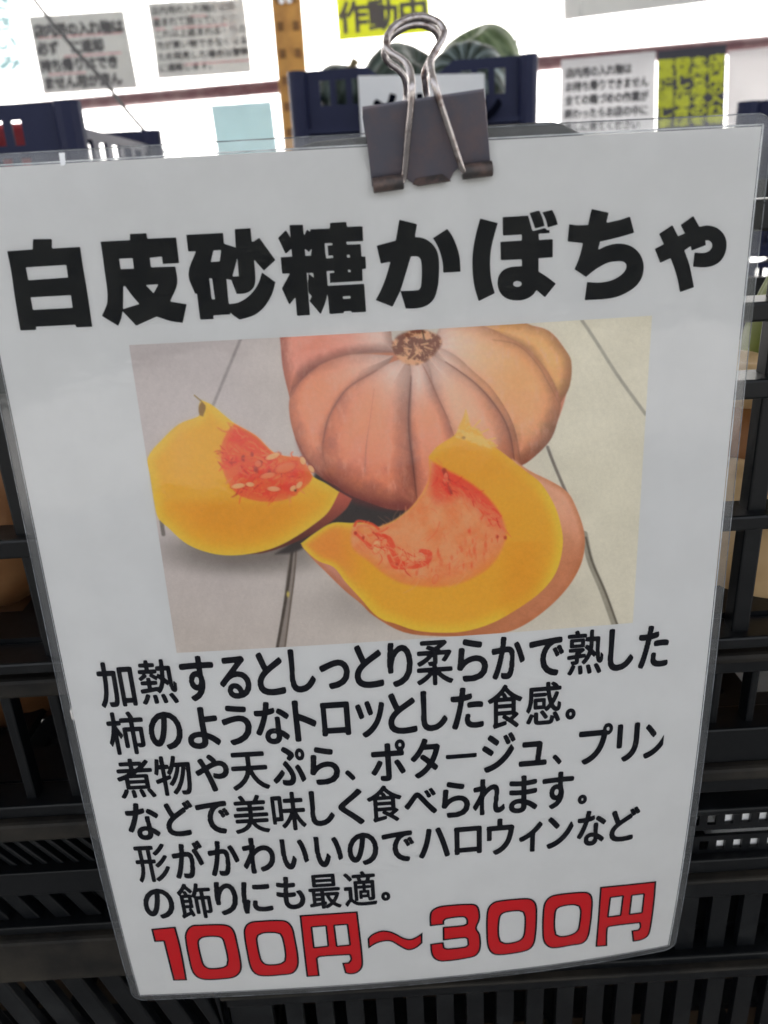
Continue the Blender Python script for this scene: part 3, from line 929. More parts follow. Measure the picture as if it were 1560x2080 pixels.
# paper
a = np.linspace(0, 210, 57); b = np.linspace(0, 297, 81)
A_, B_ = np.meshgrid(a, b, indexing='ij')
sheet_mesh('paper', np.stack([A_.ravel(), B_.ravel()], -1), grid_faces(57, 81), None, 0.0, M_paper, SIGN)


# clear film: a front and a back skin, 3 mm wider than the paper, with rounded corners
def round_rect(m, r, n=8):
    x0, y0, x1, y1 = -m, -m, 210 + m, 297 + m; P = []
    for cx, cy, a0 in ((x1 - r, y1 - r, 0), (x0 + r, y1 - r, 90), (x0 + r, y0 + r, 180), (x1 - r, y0 + r, 270)):
        for k in range(n + 1):
            t = math.radians(a0 + 90 * k / n); P.append((cx + r * math.cos(t), cy + r * math.sin(t)))
    return np.array(P)


rr = round_rect(3.05, 4.5)
rr = np.concatenate([rr[i] + (np.roll(rr, -1, 0)[i] - rr[i]) * np.linspace(0, 1, max(1, int(np.linalg.norm(np.roll(rr, -1, 0)[i] - rr[i]) / 4)), endpoint=False)[:, None] for i in range(len(rr))])
xs = np.arange(-4, 214.5, 1.5); ys = np.arange(-4, 301.5, 1.5)
X, Y = np.meshgrid(xs, ys, indexing='ij')
Pf, Qf, Tf = contour_mesh(xs, ys, poly_sdf(X, Y, rr))
sheet_mesh('front_film', Pf, Qf, Tf, .00030, M_film, SIGN)
sheet_mesh('back_film', Pf, Qf, Tf, -.00022, M_seam, SIGN)
# the pressed rim of the film and the bright step round the paper's edge
rim = MB(); pts = sheet_off(rr[:, 0] / 210, rr[:, 1] / 297, .00004)
rim.tube(list(pts) + [pts[0]], .00014, 6, caps=False)
M_edge = material('film_edge', (.10, .11, .12), .25, spec=.7, noise=(90, (.30, .32, .35), .42, .6))
rim.build('film_edge', M_edge, SIGN, smooth=True)
st = []
for (x0, y0, x1, y1) in ((-.25, -.4, 210.3, -.4), (210.35, -.3, 210.35, 297), (210, 297.3, 0, 297.3), (-.3, 297, -.3, 0)):
    q = np.linspace(0, 1, 40); xx = x0 + (x1 - x0) * q; yy = y0 + (y1 - y0) * q
    st.append((sheet_off(xx / 210, yy / 297, .00012), .00019 if y0 < 0 and x1 > 200 else .00007))
M_step = material('film_fold', (.80, .82, .84), .25, spec=.7, noise=(160, (.60, .62, .66), .45, .6))
for p_, r_ in st: MB().tube(list(p_), r_, 6).build('film_fold', M_step, SIGN, smooth=True)


def canvas_px(V):
    return uv_px(V[..., 0] / 210.0, V[..., 1] / 297.0)


def px_mm(P):
    return px_uv(P) * np.array([210.0, 297.0])


def zoomed(origin, scale, pts):
    return np.array(pts, float) / scale + np.array(origin, float)


def traced(name, solids, holes, mat, cell=.28, grow=0.0, off=.00012, parent=None, ring=None, smooth_lim=42):
    """lettering traced as outlines; ring=(inner) draws only the contour band"""
    S_ = [px_mm(smooth_poly(p, smooth_lim)) for p in solids]; H_ = [px_mm(smooth_poly(p, smooth_lim)) for p in holes]
    lo = np.min([p.min(0) for p in S_], axis=0) - 1; hi = np.max([p.max(0) for p in S_], axis=0) + 1
    xs = np.arange(lo[0], hi[0], cell); ys = np.arange(lo[1], hi[1], cell)
    X, Y = np.meshgrid(xs, ys, indexing='ij')
    D = np.min([poly_sdf(X, Y, p) for p in S_], axis=0)
    for h in H_: D = np.maximum(D, -poly_sdf(X, Y, h))
    D = D - grow
    if ring is not None: D = np.maximum(D, -(D + ring))
    V, Q, T = contour_mesh(xs, ys, D)
    return sheet_mesh(name, V, Q, T, off, mat, parent or SIGN, smooth=False)


# ---- the title, one outline per character
T1, T2, T3, T4 = ((0, 400), 3.9), ((370, 400), 3.9), ((740, 400), 3.9), ((1120, 400), 3.9)
title = [
 (T1, [[(58,430),(260,416),(263,335),(413,333),(413,408),(636,396),(655,530),(690,740),(732,1028),(605,1033),(600,1012),(287,1028),(288,1053),(163,1058),(120,800),(90,590)]],
  [[(206,558),(526,538),(540,638),(226,660)], [(244,795),(562,778),(577,878),(262,895)]]),
 (T1, [[(797,354),(1030,342),(1030,293),(1162,287),(1168,331),(1396,321),(1420,524),(1291,531),(1283,472),(1187,482),(1196,557),(1390,551),(1405,685),(1348,828),(1480,850),(1448,997),(1350,983),(1242,947),(1080,1020),(972,905),(962,960),(938,1022),(808,943),(848,845),(850,740),(830,590),(812,450)]],
  [[(945,490),(1052,485),(1061,568),(957,572)], [(1156,698),(1256,692),(1218,763)], [(978,708),(992,706),(1050,785),(1105,848),(976,888)]]),
 (T2, [[(33,300),(325,285),(332,370),(432,402),(438,470),(398,632),(352,650),(370,850),(383,930),(248,938),(250,967),(143,972),(118,765),(103,768),(50,610),(110,430),(48,433)],
       [(417,255),(543,247),(553,360),(568,480),(581,640),(572,705),(540,745),(490,765),(432,768),(390,658),(350,650),(398,632),(449,628),(436,470),(425,402)],
       [(550,362),(612,323),(739,500),(648,584),(564,480)],
       [(632,597),(740,675),(712,770),(660,860),(590,925),(520,955),(454,972),(383,915),(370,848),(440,838),(510,800),(570,740),(610,670)]],
  [[(248,424),(310,420),(298,510),(227,515)], [(215,645),(237,643),(261,810),(235,812)]]),
 (T2, [[(760,325),(822,262),(858,325),(864,412),(820,452)], [(850,222),(957,220),(1013,935),(910,942)], [(988,258),(1020,280),(1030,330),(1027,400),(1005,437),(970,400),(966,320)],
       [(780,478),(980,466),(1140,466),(1146,600),(1000,602),(792,608)], [(855,605),(915,598),(912,760),(850,855),(790,725)],
       [(1015,256),(1130,252),(1130,370),(1138,490),(1144,590),(1152,700),(1142,810),(1098,930),(1010,825),(1027,787),(1003,752),(1000,640),(1000,605),(1044,641),(1038,600),(1020,470),(1028,400),(1020,330)],
       [(1015,256),(1170,250),(1172,205),(1300,198),(1306,236),(1430,232),(1434,350),(1300,355),(1303,378),(1415,374),(1421,472),(1453,472),(1457,568),(1427,572),(1430,665),(1172,680),(1168,603),(1205,600),(1204,584),(1141,588),(1136,488),(1197,482),(1195,463),(1158,465),(1152,385),(1190,382),(1190,365),(1126,367),(1110,300)],
       [(1150,704),(1443,688),(1457,910),(1343,916),(1340,903),(1282,906),(1280,920),(1167,928),(1153,760)]],
  [[(1305,458),(1328,457),(1330,480),(1307,481)], [(1313,577),(1334,576),(1335,595),(1315,596)], [(1272,788),(1333,784),(1334,804),(1273,808)]]),
 (T3, [[(277,180),(418,215),(400,318),(450,322),(505,345),(550,385),(580,440),(592,520),(590,640),(580,720),(555,800),(510,850),(450,876),(380,884),(328,884),(286,745),(425,738),(443,722),(450,690),(455,600),(450,510),(435,480),(415,471),(370,471),(360,500),(330,600),(288,735),(258,800),(223,870),(90,817),(130,740),(170,640),(207,512),(130,528),(98,386),(248,346),(262,270)],
       [(543,327),(657,252),(700,315),(735,400),(755,480),(762,592),(625,600),(620,520),(600,440),(575,380)]], []),
 (T3, [[(917,170),(1057,207),(1025,320),(1003,420),(996,540),(1005,650),(1033,763),(905,826),(870,700),(856,560),(860,430),(885,290)],
       [(1095,160),(1298,148),(1330,265),(1345,268),(1430,245),(1445,262),(1467,262),(1467,286),(1380,291),(1383,341),(1493,334),(1492,478),(1380,486),(1380,590),(1450,635),(1517,687),(1430,795),(1363,738),(1330,780),(1270,812),(1200,820),(1130,805),(1080,765),(1056,700),(1063,630),(1100,580),(1160,555),(1248,548),(1246,495),(1080,501),(1077,356),(1246,345),(1247,298),(1097,306)],
       [(1308,127),(1384,107),(1410,165),(1428,230),(1352,250),(1335,200)], [(1410,122),(1488,102),(1515,160),(1532,218),(1453,242),(1437,180)]],
  [[(1212 + 34 * math.cos(t), 689 + 23 * math.sin(t)) for t in np.linspace(0, 6.283, 13)[:-1]]]),
 (T4, [[(318,95),(453,125),(434,205),(540,182),(622,155),(655,283),(560,312),(470,335),(385,354),(368,420),(430,390),(500,372),(570,372),(640,395),(695,445),(725,510),(730,570),(715,640),(670,705),(600,755),(520,790),(430,808),(262,818),(282,674),(370,678),(450,668),(520,640),(570,600),(592,560),(590,530),(565,512),(520,510),(450,520),(370,560),(320,595),(273,634),(182,573),(220,480),(249,366),(127,353),(140,215),(200,224),(290,222),(303,160)]], []),
 (T4, [[(818,412),(889,374),(852,292),(957,223),(1003,311),(1056,288),(1022,222),(1123,150),(1171,236),(1240,226),(1310,245),(1360,290),(1385,350),(1380,430),(1345,500),(1290,540),(1220,557),(1120,553),(1133,440),(1200,444),(1245,430),(1270,400),(1270,365),(1245,345),(1218,345),(1222,382),(1110,425),(1103,388),(1052,424),(1090,530),(1110,620),(1128,715),(1018,754),(1000,660),(975,570),(942,485),(861,522)]], []),
]
for (org, sc), sol, hol in title:
    traced('title_character', [zoomed(org, sc, p) for p in sol], [zoomed(org, sc, p) for p in hol], M_ink)

# ---- the prices: red fill with a black contour line
C5, C6 = ((280, 1700), 2.889), ((820, 1700), 2.69)
wave = list(zoomed(*C5, [(1347,595),(1375,568),(1430,548),(1480,552),(1520,568)])) + list(zoomed(*C6, [(0,549),(38,556),(75,540),(103,520),(103,578),(70,605),(30,618),(0,610)])) + list(zoomed(*C5, [(1520,632),(1480,612),(1430,615),(1390,630),(1352,655)]))
price = [
 (C5, [[(78,538),(222,525),(255,650),(290,840),(208,842),(150,612),(97,615)]], []),
 (C5, [[(275,590),(285,545),(315,518),(360,513),(490,510),(540,520),(568,550),(585,610),(610,740),(605,790),(570,822),(510,833),(400,838),(350,825),(318,790),(300,730)]], [[(360,625),(368,600),(395,588),(460,586),(490,595),(503,625),(523,715),(518,750),(495,762),(430,768),(400,758),(385,735)]]),
 (C5, [[(620,560),(630,520),(660,497),(710,490),(835,485),(880,495),(910,530),(925,590),(945,710),(940,765),(910,800),(850,810),(740,817),(690,805),(660,770),(640,690)]], [[(703,600),(710,577),(740,565),(800,563),(832,570),(845,595),(862,690),(858,725),(835,740),(770,746),(740,735),(723,705)]]),
 (C5, [[(948,458),(1290,435),(1310,600),(1322,720),(1318,765),(1290,795),(1250,805),(1215,798),(1198,737),(1235,735),(1247,715),(1240,692),(1070,703),(1055,712),(1068,815),(990,820),(975,700)]], [[(1025,530),(1100,524),(1112,636),(1038,645)], [(1157,520),(1225,515),(1240,630),(1172,636)]]),
 (None, [wave], []),
 (C6, [[(142,487),(140,440),(148,405),(180,382),(225,372),(360,363),(398,370),(415,398),(417,450),(400,497),(418,530),(422,600),(405,640),(370,658),(215,680),(170,668),(150,640),(143,583),(218,573),(224,603),(240,608),(335,597),(348,588),(345,558),(333,552),(213,565),(212,490),(325,480),(342,472),(340,450),(325,438),(235,448),(222,458),(222,478)]], []),
 (C6, [[(450,440),(460,385),(490,355),(540,343),(660,333),(700,338),(725,365),(730,420),(723,540),(710,590),(680,618),(610,635),(520,645),(480,635),(457,600),(450,530)]], [[(525,455),(535,425),(560,412),(625,405),(650,412),(658,440),(655,520),(645,550),(620,567),(560,578),(532,568),(522,530)]]),
 (C6, [[(757,430),(765,365),(790,330),(830,313),(970,298),(1010,302),(1030,325),(1033,380),(1020,500),(1005,555),(975,582),(920,592),(820,608),(785,598),(762,570),(755,510)]], [[(830,430),(838,395),(865,380),(925,372),(955,380),(962,405),(955,480),(945,510),(915,530),(860,540),(835,530),(828,490)]]),
 (C6, [[(1072,272),(1380,240),(1370,360),(1350,500),(1335,540),(1300,562),(1250,572),(1243,510),(1280,505),(1288,490),(1285,470),(1125,490),(1115,500),(1112,595),(1047,600),(1060,440)]], [[(1133,332),(1193,324),(1180,425),(1120,432)], [(1250,320),(1308,313),(1297,410),(1238,418)]]),
]
for c, sol, hol in price:
    so = [zoomed(*c, p) if c else np.array(p) for p in sol]; ho = [zoomed(*c, p) if c else np.array(p) for p in hol]
    fill = traced('price_character', so, ho, M_red, off=.00010, cell=.24, smooth_lim=50, grow=-.40)
    traced('outline', so, ho, M_ink, off=.00013, cell=.20, smooth_lim=50, ring=.72, parent=fill)

# ---- body text: every character with its measured box in the picture (x0, y0, x1, y1)
A1o, A2o, A3o, A4o = ((180, 1260), 2.6), ((780, 1240), 2.6), ((220, 1560), 2.6), ((780, 1560), 2.6)
L1 = [('加',A1o,40,220,262,465),('熱',A1o,258,203,480,447),('す',A1o,475,185,660,430),('る',A1o,692,185,860,415),('と',A1o,880,165,1045,398),('し',A1o,1048,150,1202,382),('っ',A1o,1215,200,1380,370),('と',A1o,1400,125,1562,360),
      ('り',A2o,16,168,152,407),('柔',A2o,172,152,368,397),('ら',A2o,385,148,550,378),('か',A2o,567,135,745,368),('で',A2o,765,135,952,345),('熟',A2o,965,98,1160,345),('し',A2o,1180,95,1318,320),('た',A2o,1338,78,1505,310)]
L2 = [('柿',A1o,92,478,302,712),('の',A1o,318,480,497,685),('よ',A1o,525,455,702,680),('う',A1o,700,447,862,662),('な',A1o,870,428,1065,655),('ト',A1o,1070,415,1205,648),('ロ',A1o,1220,425,1388,615),('ツ',A1o,1405,422,1562,622),
      ('と',A2o,20,430,178,655),('し',A2o,190,422,338,638),('た',A2o,350,405,528,632),('食',A2o,545,388,733,628),('感',A2o,748,372,938,605),('。',A2o,957,515,1012,577)]
L3 = [('煮',None,236,1540,319,1623),('物',None,313,1534,390,1617),('や',None,396,1531,465,1609),('天',None,468,1525,550,1607),('ぷ',None,555,1514,623,1598),('ら',None,630,1516,691,1595),('、',None,700,1563,723,1586),('ポ',None,753,1500,825,1587),
      ('タ',A2o,138,672,297,890),('ー',A2o,325,750,492,785),('ジ',A2o,515,638,697,860),('ュ',A2o,710,683,860,830),('、',A2o,887,757,940,815),('プ',A2o,1028,590,1212,817),('リ',A2o,1225,585,1355,803),('ン',A2o,1365,597,1508,785)]
L4 = [('な',A3o,85,182,278,382),('ど',A3o,290,165,447,362),('で',A3o,455,170,642,348),('美',A3o,660,138,858,350),('味',A3o,853,122,1050,330),('し',A3o,1055,118,1198,308),('く',A3o,1213,105,1357,300),('食',None,744,1594,816.5,1671.5),
      ('べ',A4o,105,100,283,242),('ら',A4o,303,70,455,265),('れ',A4o,467,55,640,252),('ま',A4o,658,35,812,240),('す',A4o,835,15,1005,220),('。',A4o,1022,138,1072,192)]
L5 = [('形',A3o,130,395,328,607),('が',A3o,332,378,508,588),('か',A3o,522,380,695,575),('わ',A3o,703,363,882,562),('い',A3o,900,370,1062,540),('い',A3o,1080,358,1242,527),('の',A3o,1262,338,1427,515),('で',None,774,1685,842,1750),
      ('ハ',A4o,182,300,350,490),('ロ',A4o,368,300,518,462),('ウ',A4o,540,262,690,462),('ィ',A4o,710,275,840,447),('ン',A4o,855,255,1003,430),('な',A4o,1015,222,1175,412),('ど',A4o,1188,198,1355,390)]
L6 = [('の',A3o,185,632,350,800),('飾',A3o,360,605,553,797),('り',A3o,555,597,685,780),('に',A3o,700,595,875,775),('も',A3o,883,570,1042,748),('最',A3o,1055,555,1235,745),('適',A3o,1238,540,1422,735),('。',A3o,1440,650,1490,703)]
CUT_N = float(px_mm(np.array([1346.0, 1520.0]))[0])


def place_char(ch, box, r=.20, e=.30):
    A, B = glyph(ch); x0, y0, x1, y1 = box
    c = px_mm(np.array([(x0 + x1) / 2, (y0 + y1) / 2]))
    sx = sy = 13.5; cx, cy = c[0] - sx * .5, c[1] + sy * .38
    k = 6.0
    for _ in range(14):
        P = canvas_px(np.stack([cx + A[:, 0] * sx, cy - A[:, 1] * sy], -1))
        lo, hi = P.min(0) - r * k, P.max(0) + r * k
        wd, ht = (hi - lo)
        gx, gy = np.ptp(A[:, 0]), np.ptp(A[:, 1])
        sx = float(np.clip(sx + .7 * ((x1 - x0) - wd) / (gx * k), 7, 22)); sy = float(np.clip(sy + .7 * ((y1 - y0) - ht) / (gy * k), 9 if gy > .2 else 11, 19 if gy > .2 else 15))
        P = canvas_px(np.stack([cx + A[:, 0] * sx, cy - A[:, 1] * sy], -1)); lo, hi = P.min(0), P.max(0)
        cx += ((x0 + x1) / 2 - (lo[0] + hi[0]) / 2) / k; cy += ((y0 + y1) / 2 - (lo[1] + hi[1]) / 2) / k
    tf = lambda q: np.stack([cx + q[:, 0] * sx, cy - q[:, 1] * sy], -1)
    A2, B2 = tf(A), tf(B); cell = .235
    xs = np.arange(A2[:, 0].min() - .8, A2[:, 0].max() + 1, cell); ys = np.arange(A2[:, 1].min() - .8, A2[:, 1].max() + 1, cell)
    X, Y = np.meshgrid(xs, ys, indexing='ij')
    D = rounded(X, Y, A2, B2, e, r)
    if ch == 'ン' and x1 > 1350: D = np.maximum(D, X - CUT_N)
    return contour_mesh(xs, ys, D)


KANJI = set('加熱柔熟柿食感煮物天美味形飾最適')
for line in (L1, L2, L3, L4, L5, L6):
    for it in line:
        bx = it[2:] if it[1] is None else tuple(v / it[1][1] + it[1][0][i % 2] for i, v in enumerate(it[2:]))
        kj = it[0] in KANJI
        V, Q, T = place_char(it[0], bx, r=.30 if kj else .46, e=.26 if kj else .36)
        sheet_mesh('text_character', V, Q, T, .00012, M_ink, SIGN, smooth=False)


# ---- the printed pumpkin picture: colours laid down on a fine grid
cor = px_uv(np.array([(262, 700), (1325, 642), (1284.5, 1265), (359, 1326)]))
PU0, PU1 = (cor[0, 0] + cor[3, 0]) / 2 * 210, (cor[1, 0] + cor[2, 0]) / 2 * 210
PV0, PV1 = (cor[0, 1] + cor[1, 1]) / 2 * 297, (cor[2, 1] + cor[3, 1]) / 2 * 297
NU, NV = 620, 400
gx, gy = np.meshgrid(np.linspace(PU0, PU1, NU), np.linspace(PV0, PV1, NV), indexing='ij')
PX = canvas_px(np.stack([gx, gy], -1)); IX, IY = PX[..., 0], PX[..., 1]


def vnoise(X, Y, s, seed=0, octaves=4):
    """smooth value noise, about -1..1"""
    out = np.zeros_like(X); amp = 1.0; tot = 0
    for o in range(octaves):
        g_ = np.random.default_rng(seed * 31 + o).uniform(-1, 1, (256, 256))
        x = X / s + 17.3 * o; y = Y / s + 5.1 * o
        xi = np.floor(x).astype(int); yi = np.floor(y).astype(int); fx = x - xi; fy = y - yi
        fx = fx * fx * (3 - 2 * fx); fy = fy * fy * (3 - 2 * fy)
        g00 = g_[xi % 256, yi % 256]; g10 = g_[(xi + 1) % 256, yi % 256]; g01 = g_[xi % 256, (yi + 1) % 256]; g11 = g_[(xi + 1) % 256, (yi + 1) % 256]
        out += amp * ((g00 * (1 - fx) + g10 * fx) * (1 - fy) + (g01 * (1 - fx) + g11 * fx) * fy)
        tot += amp; amp *= .55; s = s / 2.1
    return out / tot


IMG = np.zeros((NU, NV, 3))


def C(*v): return np.array(v, float)


def sstep(x): x = np.clip(x, 0, 1); return x * x * (3 - 2 * x)


def mixc(a, b, t): return a + (b - a) * np.clip(t, 0, 1)[..., None]


def paint(mask, col):
    global IMG
    IMG = IMG + (col - IMG) * np.clip(mask, 0, 1)[..., None]


def shape(poly, soft=1.6, sm=60):
    D = np.full(IX.shape, 1e3); P = smooth_poly(poly, sm)
    m = (IX > P[:, 0].min() - 12 - soft) & (IX < P[:, 0].max() + 12 + soft) & (IY > P[:, 1].min() - 12 - soft) & (IY < P[:, 1].max() + 12 + soft)
    D[m] = seg_sdf(IX[m], IY[m], P, np.roll(P, -1, 0))
    return D, sstep(.5 - D / (2 * soft))


def stroke(pts, w, col, amt=1.0, soft=1.5, taper=False):
    """brush line; only the part of the picture round it is touched"""
    P = np.array(spline(pts, 6)); g_ = w / 2 + soft * 2 + 2
    m = (IX > P[:, 0].min() - g_) & (IX < P[:, 0].max() + g_) & (IY > P[:, 1].min() - g_) & (IY < P[:, 1].max() + g_)
    x, y = IX[m], IY[m]
    if not len(x): return
    A, B = P[:-1], P[1:]; e = B - A
    t = np.clip(((x[:, None] - A[:, 0]) * e[:, 0] + (y[:, None] - A[:, 1]) * e[:, 1]) / ((e ** 2).sum(1) + 1e-9), 0, 1)
    dd = np.hypot(x[:, None] - A[:, 0] - e[:, 0] * t, y[:, None] - A[:, 1] - e[:, 1] * t)
    k = dd.argmin(1); r_ = np.arange(len(x)); d = dd[r_, k]; p = (k + t[r_, k]) / len(A)
    ww = w * (1 - .8 * np.abs(2 * p - 1) ** 3) if taper else w
    a_ = amt * sstep(.5 - (d - ww / 2) / (2 * soft))
    c_ = np.broadcast_to(col, IMG.shape)[m]
    IMG[m] = IMG[m] + (c_ - IMG[m]) * np.clip(a_, 0, 1)[:, None]


def strands(mask_poly, n, cols, length, w, ang, spread, amt=.6):
    """many short wet fibres inside an outline"""
    P = np.array(mask_poly, float); lo, hi = P.min(0), P.max(0)
    A, B = P, np.roll(P, -1, 0); k = 0
    while k < n:
        x, y = rng.uniform(lo[0], hi[0]), rng.uniform(lo[1], hi[1])
        if seg_sdf(np.array([[x]]), np.array([[y]]), A, B)[0, 0] > -3: continue
        a0 = ang(x, y) if callable(ang) else ang
        a0 += rng.normal(0, spread); L = rng.uniform(.4, 1) * length; c_ = cols[rng.integers(len(cols))]
        q = [(x, y), (x + L * .5 * math.cos(a0), y + L * .5 * math.sin(a0)), (x + L * math.cos(a0 + rng.normal(0, .4)), y + L * math.sin(a0 + rng.normal(0, .4)))]
        stroke(q, rng.uniform(.5, 1) * w, C(*c_), amt=amt * rng.uniform(.4, 1), soft=1.3, taper=True); k += 1


n1, n2, n3 = vnoise(IX, IY, 90, 1), vnoise(IX, IY, 28, 2), vnoise(IX, IY, 9, 3)
# boards
base = mixc(C(158, 150, 149), C(172, 167, 154), (IX - 450) / 700)
base = mixc(base, C(156, 148, 143), (IY - 1050) / 300 * (1 - (IX - 500) / 900))
IMG = base + (n1 * 6 + n3 * 1.2)[..., None]
paint(sstep((250 - np.abs(IX - 330)) / 250) * .35 * sstep((1000 - IY) / 400), C(146, 141, 142))
sh = np.hypot((IX - 500) / 190, (IY - 1120) / 52); paint(sstep(1.25 - sh) * .8, C(92, 84, 79) + n2[..., None] * 8)
sh = np.hypot((IX - 760) / 175, (IY - 1225) / 60); paint(sstep(1.15 - sh) * .40, C(118, 110, 106) + n2[..., None] * 8)
sh = np.hypot((IX - 1160) / 90, (IY - 1215) / 70); paint(sstep(1.0 - sh) * .25, C(140, 134, 122) + 0 * n2[..., None])
for pts, w_, c_ in (([(489, 688), (457, 765), (433, 823)], 6, C(126, 118, 118)), ([(1182, 651), (1211, 694), (1254, 762), (1311, 841)], 6.5, C(128, 124, 114)),
                    ([(1112, 908), (1126, 945), (1150, 1001)], 6, C(98, 91, 84)), ([(1187, 1085), (1199, 1140), (1224, 1200), (1249, 1270)], 13, C(124, 118, 106)),
                    ([(1190, 1092), (1203, 1142), (1229, 1202), (1254, 1270)], 4, C(78, 72, 62)),
                    ([(597, 1105), (591, 1165), (584, 1226), (570, 1322)], 17, C(118, 108, 102)), ([(595, 1105), (588, 1165), (579, 1226), (562, 1322)], 6, C(62, 54, 48)),
                    ([(602, 1105), (598, 1165), (590, 1226), (578, 1322)], 3, C(84, 74, 66)), ([(328, 1058), (332, 1085)], 8, C(95, 88, 84))):
    stroke([(x + 0.0, y + 0.0) for x, y in pts], w_, c_ + n3[..., None] * 7, amt=.92, soft=2)
paint(sstep(1.2 - np.hypot((IX - 585) / 4, (IY - 1207) / 8)), C(165, 150, 80) + 0 * n1[..., None])
D, m = shape([(640, 960), (700, 985), (760, 1015), (850, 1020), (880, 1010), (870, 1060), (790, 1078), (700, 1066), (655, 1092), (596, 1122), (560, 1125), (600, 1090)], 5)
paint(m, C(48, 42, 41) + n2[..., None] * 5)

# grain of the boards, running with the joints
gr = vnoise(IX * 1.0 + (IY - 900) * .35, IY * .10, 7, 41) ; gr2 = vnoise(IX - (IY - 900) * .45, IY * .10, 7, 42)
IMG = IMG + (np.where(IX < 850, gr, gr2) * 1.2)[..., None] + (vnoise(IX, IY, 150, 43) * 6)[..., None]
# the whole pumpkin, lobe by lobe from the back
SX_, SY_ = 842.0, 708.0
RD = np.hypot((IX - SX_) * .8, (IY - SY_) * .8); AN = np.arctan2(IY - SY_, IX - SX_)


def lobe(poly, mid, edge, hl=None, rr_=46, soft=1.8):
    D, m = shape(poly, soft)
    t = sstep(-D / rr_) ** 1.2
    col = mixc(edge, mid, t)
    gx_, gy_ = np.gradient(D); gl = np.hypot(gx_, gy_) + 1e-6
    lit = ((gx_ * -.35 + gy_ * -.85) / gl) * (1 - t)              # each rib rounds over into its creases
    col = col * (1 - .16 * sstep((IX - 960) / 180) * sstep((IY - 760) / 120))[..., None]
    red = C(158, 92, 74)
    col = mixc(col, red, sstep((IY - 800) / 240) * .75)
    blo = np.exp(-(RD / 95) ** 2)
    pat = sstep(n2 * 1.1 + .45) * sstep((IY - 730) / 60) * .4
    col = mixc(col, C(194, 156, 140), sstep(vnoise(IX * 1.6, IY * .6, 16, 51) * 2 - .1) * .38)
    col = mixc(col, C(194, 124, 86), pat)
    col = mixc(col, C(186, 170, 166), np.clip(blo * 1.25, 0, .92))
    rays = np.sin(AN * 34 + n2 * 3) * .5 + .5
    col = mixc(col, C(190, 150, 136), rays * .18 * sstep(1 - RD / 330))
    if hl is not None:
        hx, hy, hr, hc, ha = hl; col = mixc(col, hc, ha * np.exp(-(((IX - hx) / hr) ** 2 + ((IY - hy) / (hr * 1.3)) ** 2)))
    col = col * np.clip((.84 + .18 * t + .13 * lit) * (1 - .14 * np.exp(np.minimum(D, 0) / 6)), .3, 1.2)[..., None] ** np.array([.75, 1.05, 1.15])
    g_ = col.mean(-1, keepdims=True); col = (g_ + (col - g_) * .95) * np.array([1.0, .985, .96])
    paint(m, col + (n3 * 4 + n2 * 4)[..., None])


_, m = shape([(575, 630), (760, 640), (778, 668), (800, 694), (890, 694), (925, 672), (1000, 664), (1063, 660), (1114, 672), (1146, 708), (1158, 740), (1150, 800), (1130, 860), (1096, 915), (1050, 945), (960, 960), (880, 1015), (800, 1034), (700, 995), (651, 965), (601, 893), (592, 820), (576, 745)], 2); paint(m, C(160, 104, 80) + n2[..., None] * 5)
PK, PKD = C(190, 136, 114), C(172, 112, 92); TA, TAD = C(196, 156, 112), C(176, 128, 88)
lobe([(1063, 655), (1085, 663), (1114, 672), (1146, 708), (1160, 733), (1157, 784), (1139, 818), (1110, 790), (1070, 720), (1000, 690), (950, 668), (980, 650)], C(192, 152, 96), C(172, 130, 80), None, 34)
lobe([(560, 640), (790, 640), (800, 715), (720, 722), (640, 748), (600, 790), (589, 810), (574, 745), (569, 690)], C(178, 120, 106), C(162, 102, 90), (660, 700, 50, C(186, 122, 106), .6), 30)
lobe([(900, 660), (960, 655), (1046, 692), (1085, 722), (1110, 751), (1128, 784), (1139, 820), (1135, 845), (1121, 888), (1096, 918), (1058, 946), (1040, 940), (1030, 900), (985, 820), (930, 760), (880, 720), (880, 700)], TA, TAD, (1060, 770, 55, C(198, 150, 96), .7), 44)
lobe([(800, 722), (720, 719), (675, 730), (641, 747), (606, 778), (589, 806), (589, 848), (601, 893), (620, 934), (651, 969), (680, 985), (668, 940), (700, 830), (780, 750)], PK, PKD, (650, 800, 50, C(196, 132, 100), .6), 44)
lobe([(880, 700), (925, 722), (959, 752), (1000, 790), (1042, 860), (1060, 946), (1046, 950), (1000, 900), (940, 800), (890, 740)], TA, TAD, (990, 800, 50, C(200, 152, 112), .5), 30)
lobe([(860, 712), (918, 742), (959, 773), (995, 809), (1024, 852), (1038, 891), (1046, 942), (1000, 960), (940, 960), (905, 900), (880, 800), (866, 740)], C(196, 154, 124), C(174, 124, 96), (945, 800, 40, C(200, 160, 134), .6), 46)
lobe([(830, 726), (868, 738), (882, 790), (905, 840), (925, 900), (915, 985), (880, 1015), (846, 1032), (838, 960), (830, 860), (826, 780)], C(188, 126, 102), C(168, 104, 84), (868, 850, 34, C(196, 132, 98), .6), 30)
lobe([(832, 724), (790, 738), (758, 758), (710, 785), (682, 820), (665, 855), (655, 896), (658, 938), (675, 975), (700, 1000), (749, 1021), (800, 1036), (850, 1034), (845, 990), (839, 930), (834, 850), (836, 770)], C(192, 130, 106), C(168, 104, 84), (750, 840, 46, C(206, 140, 104), .6), 60)
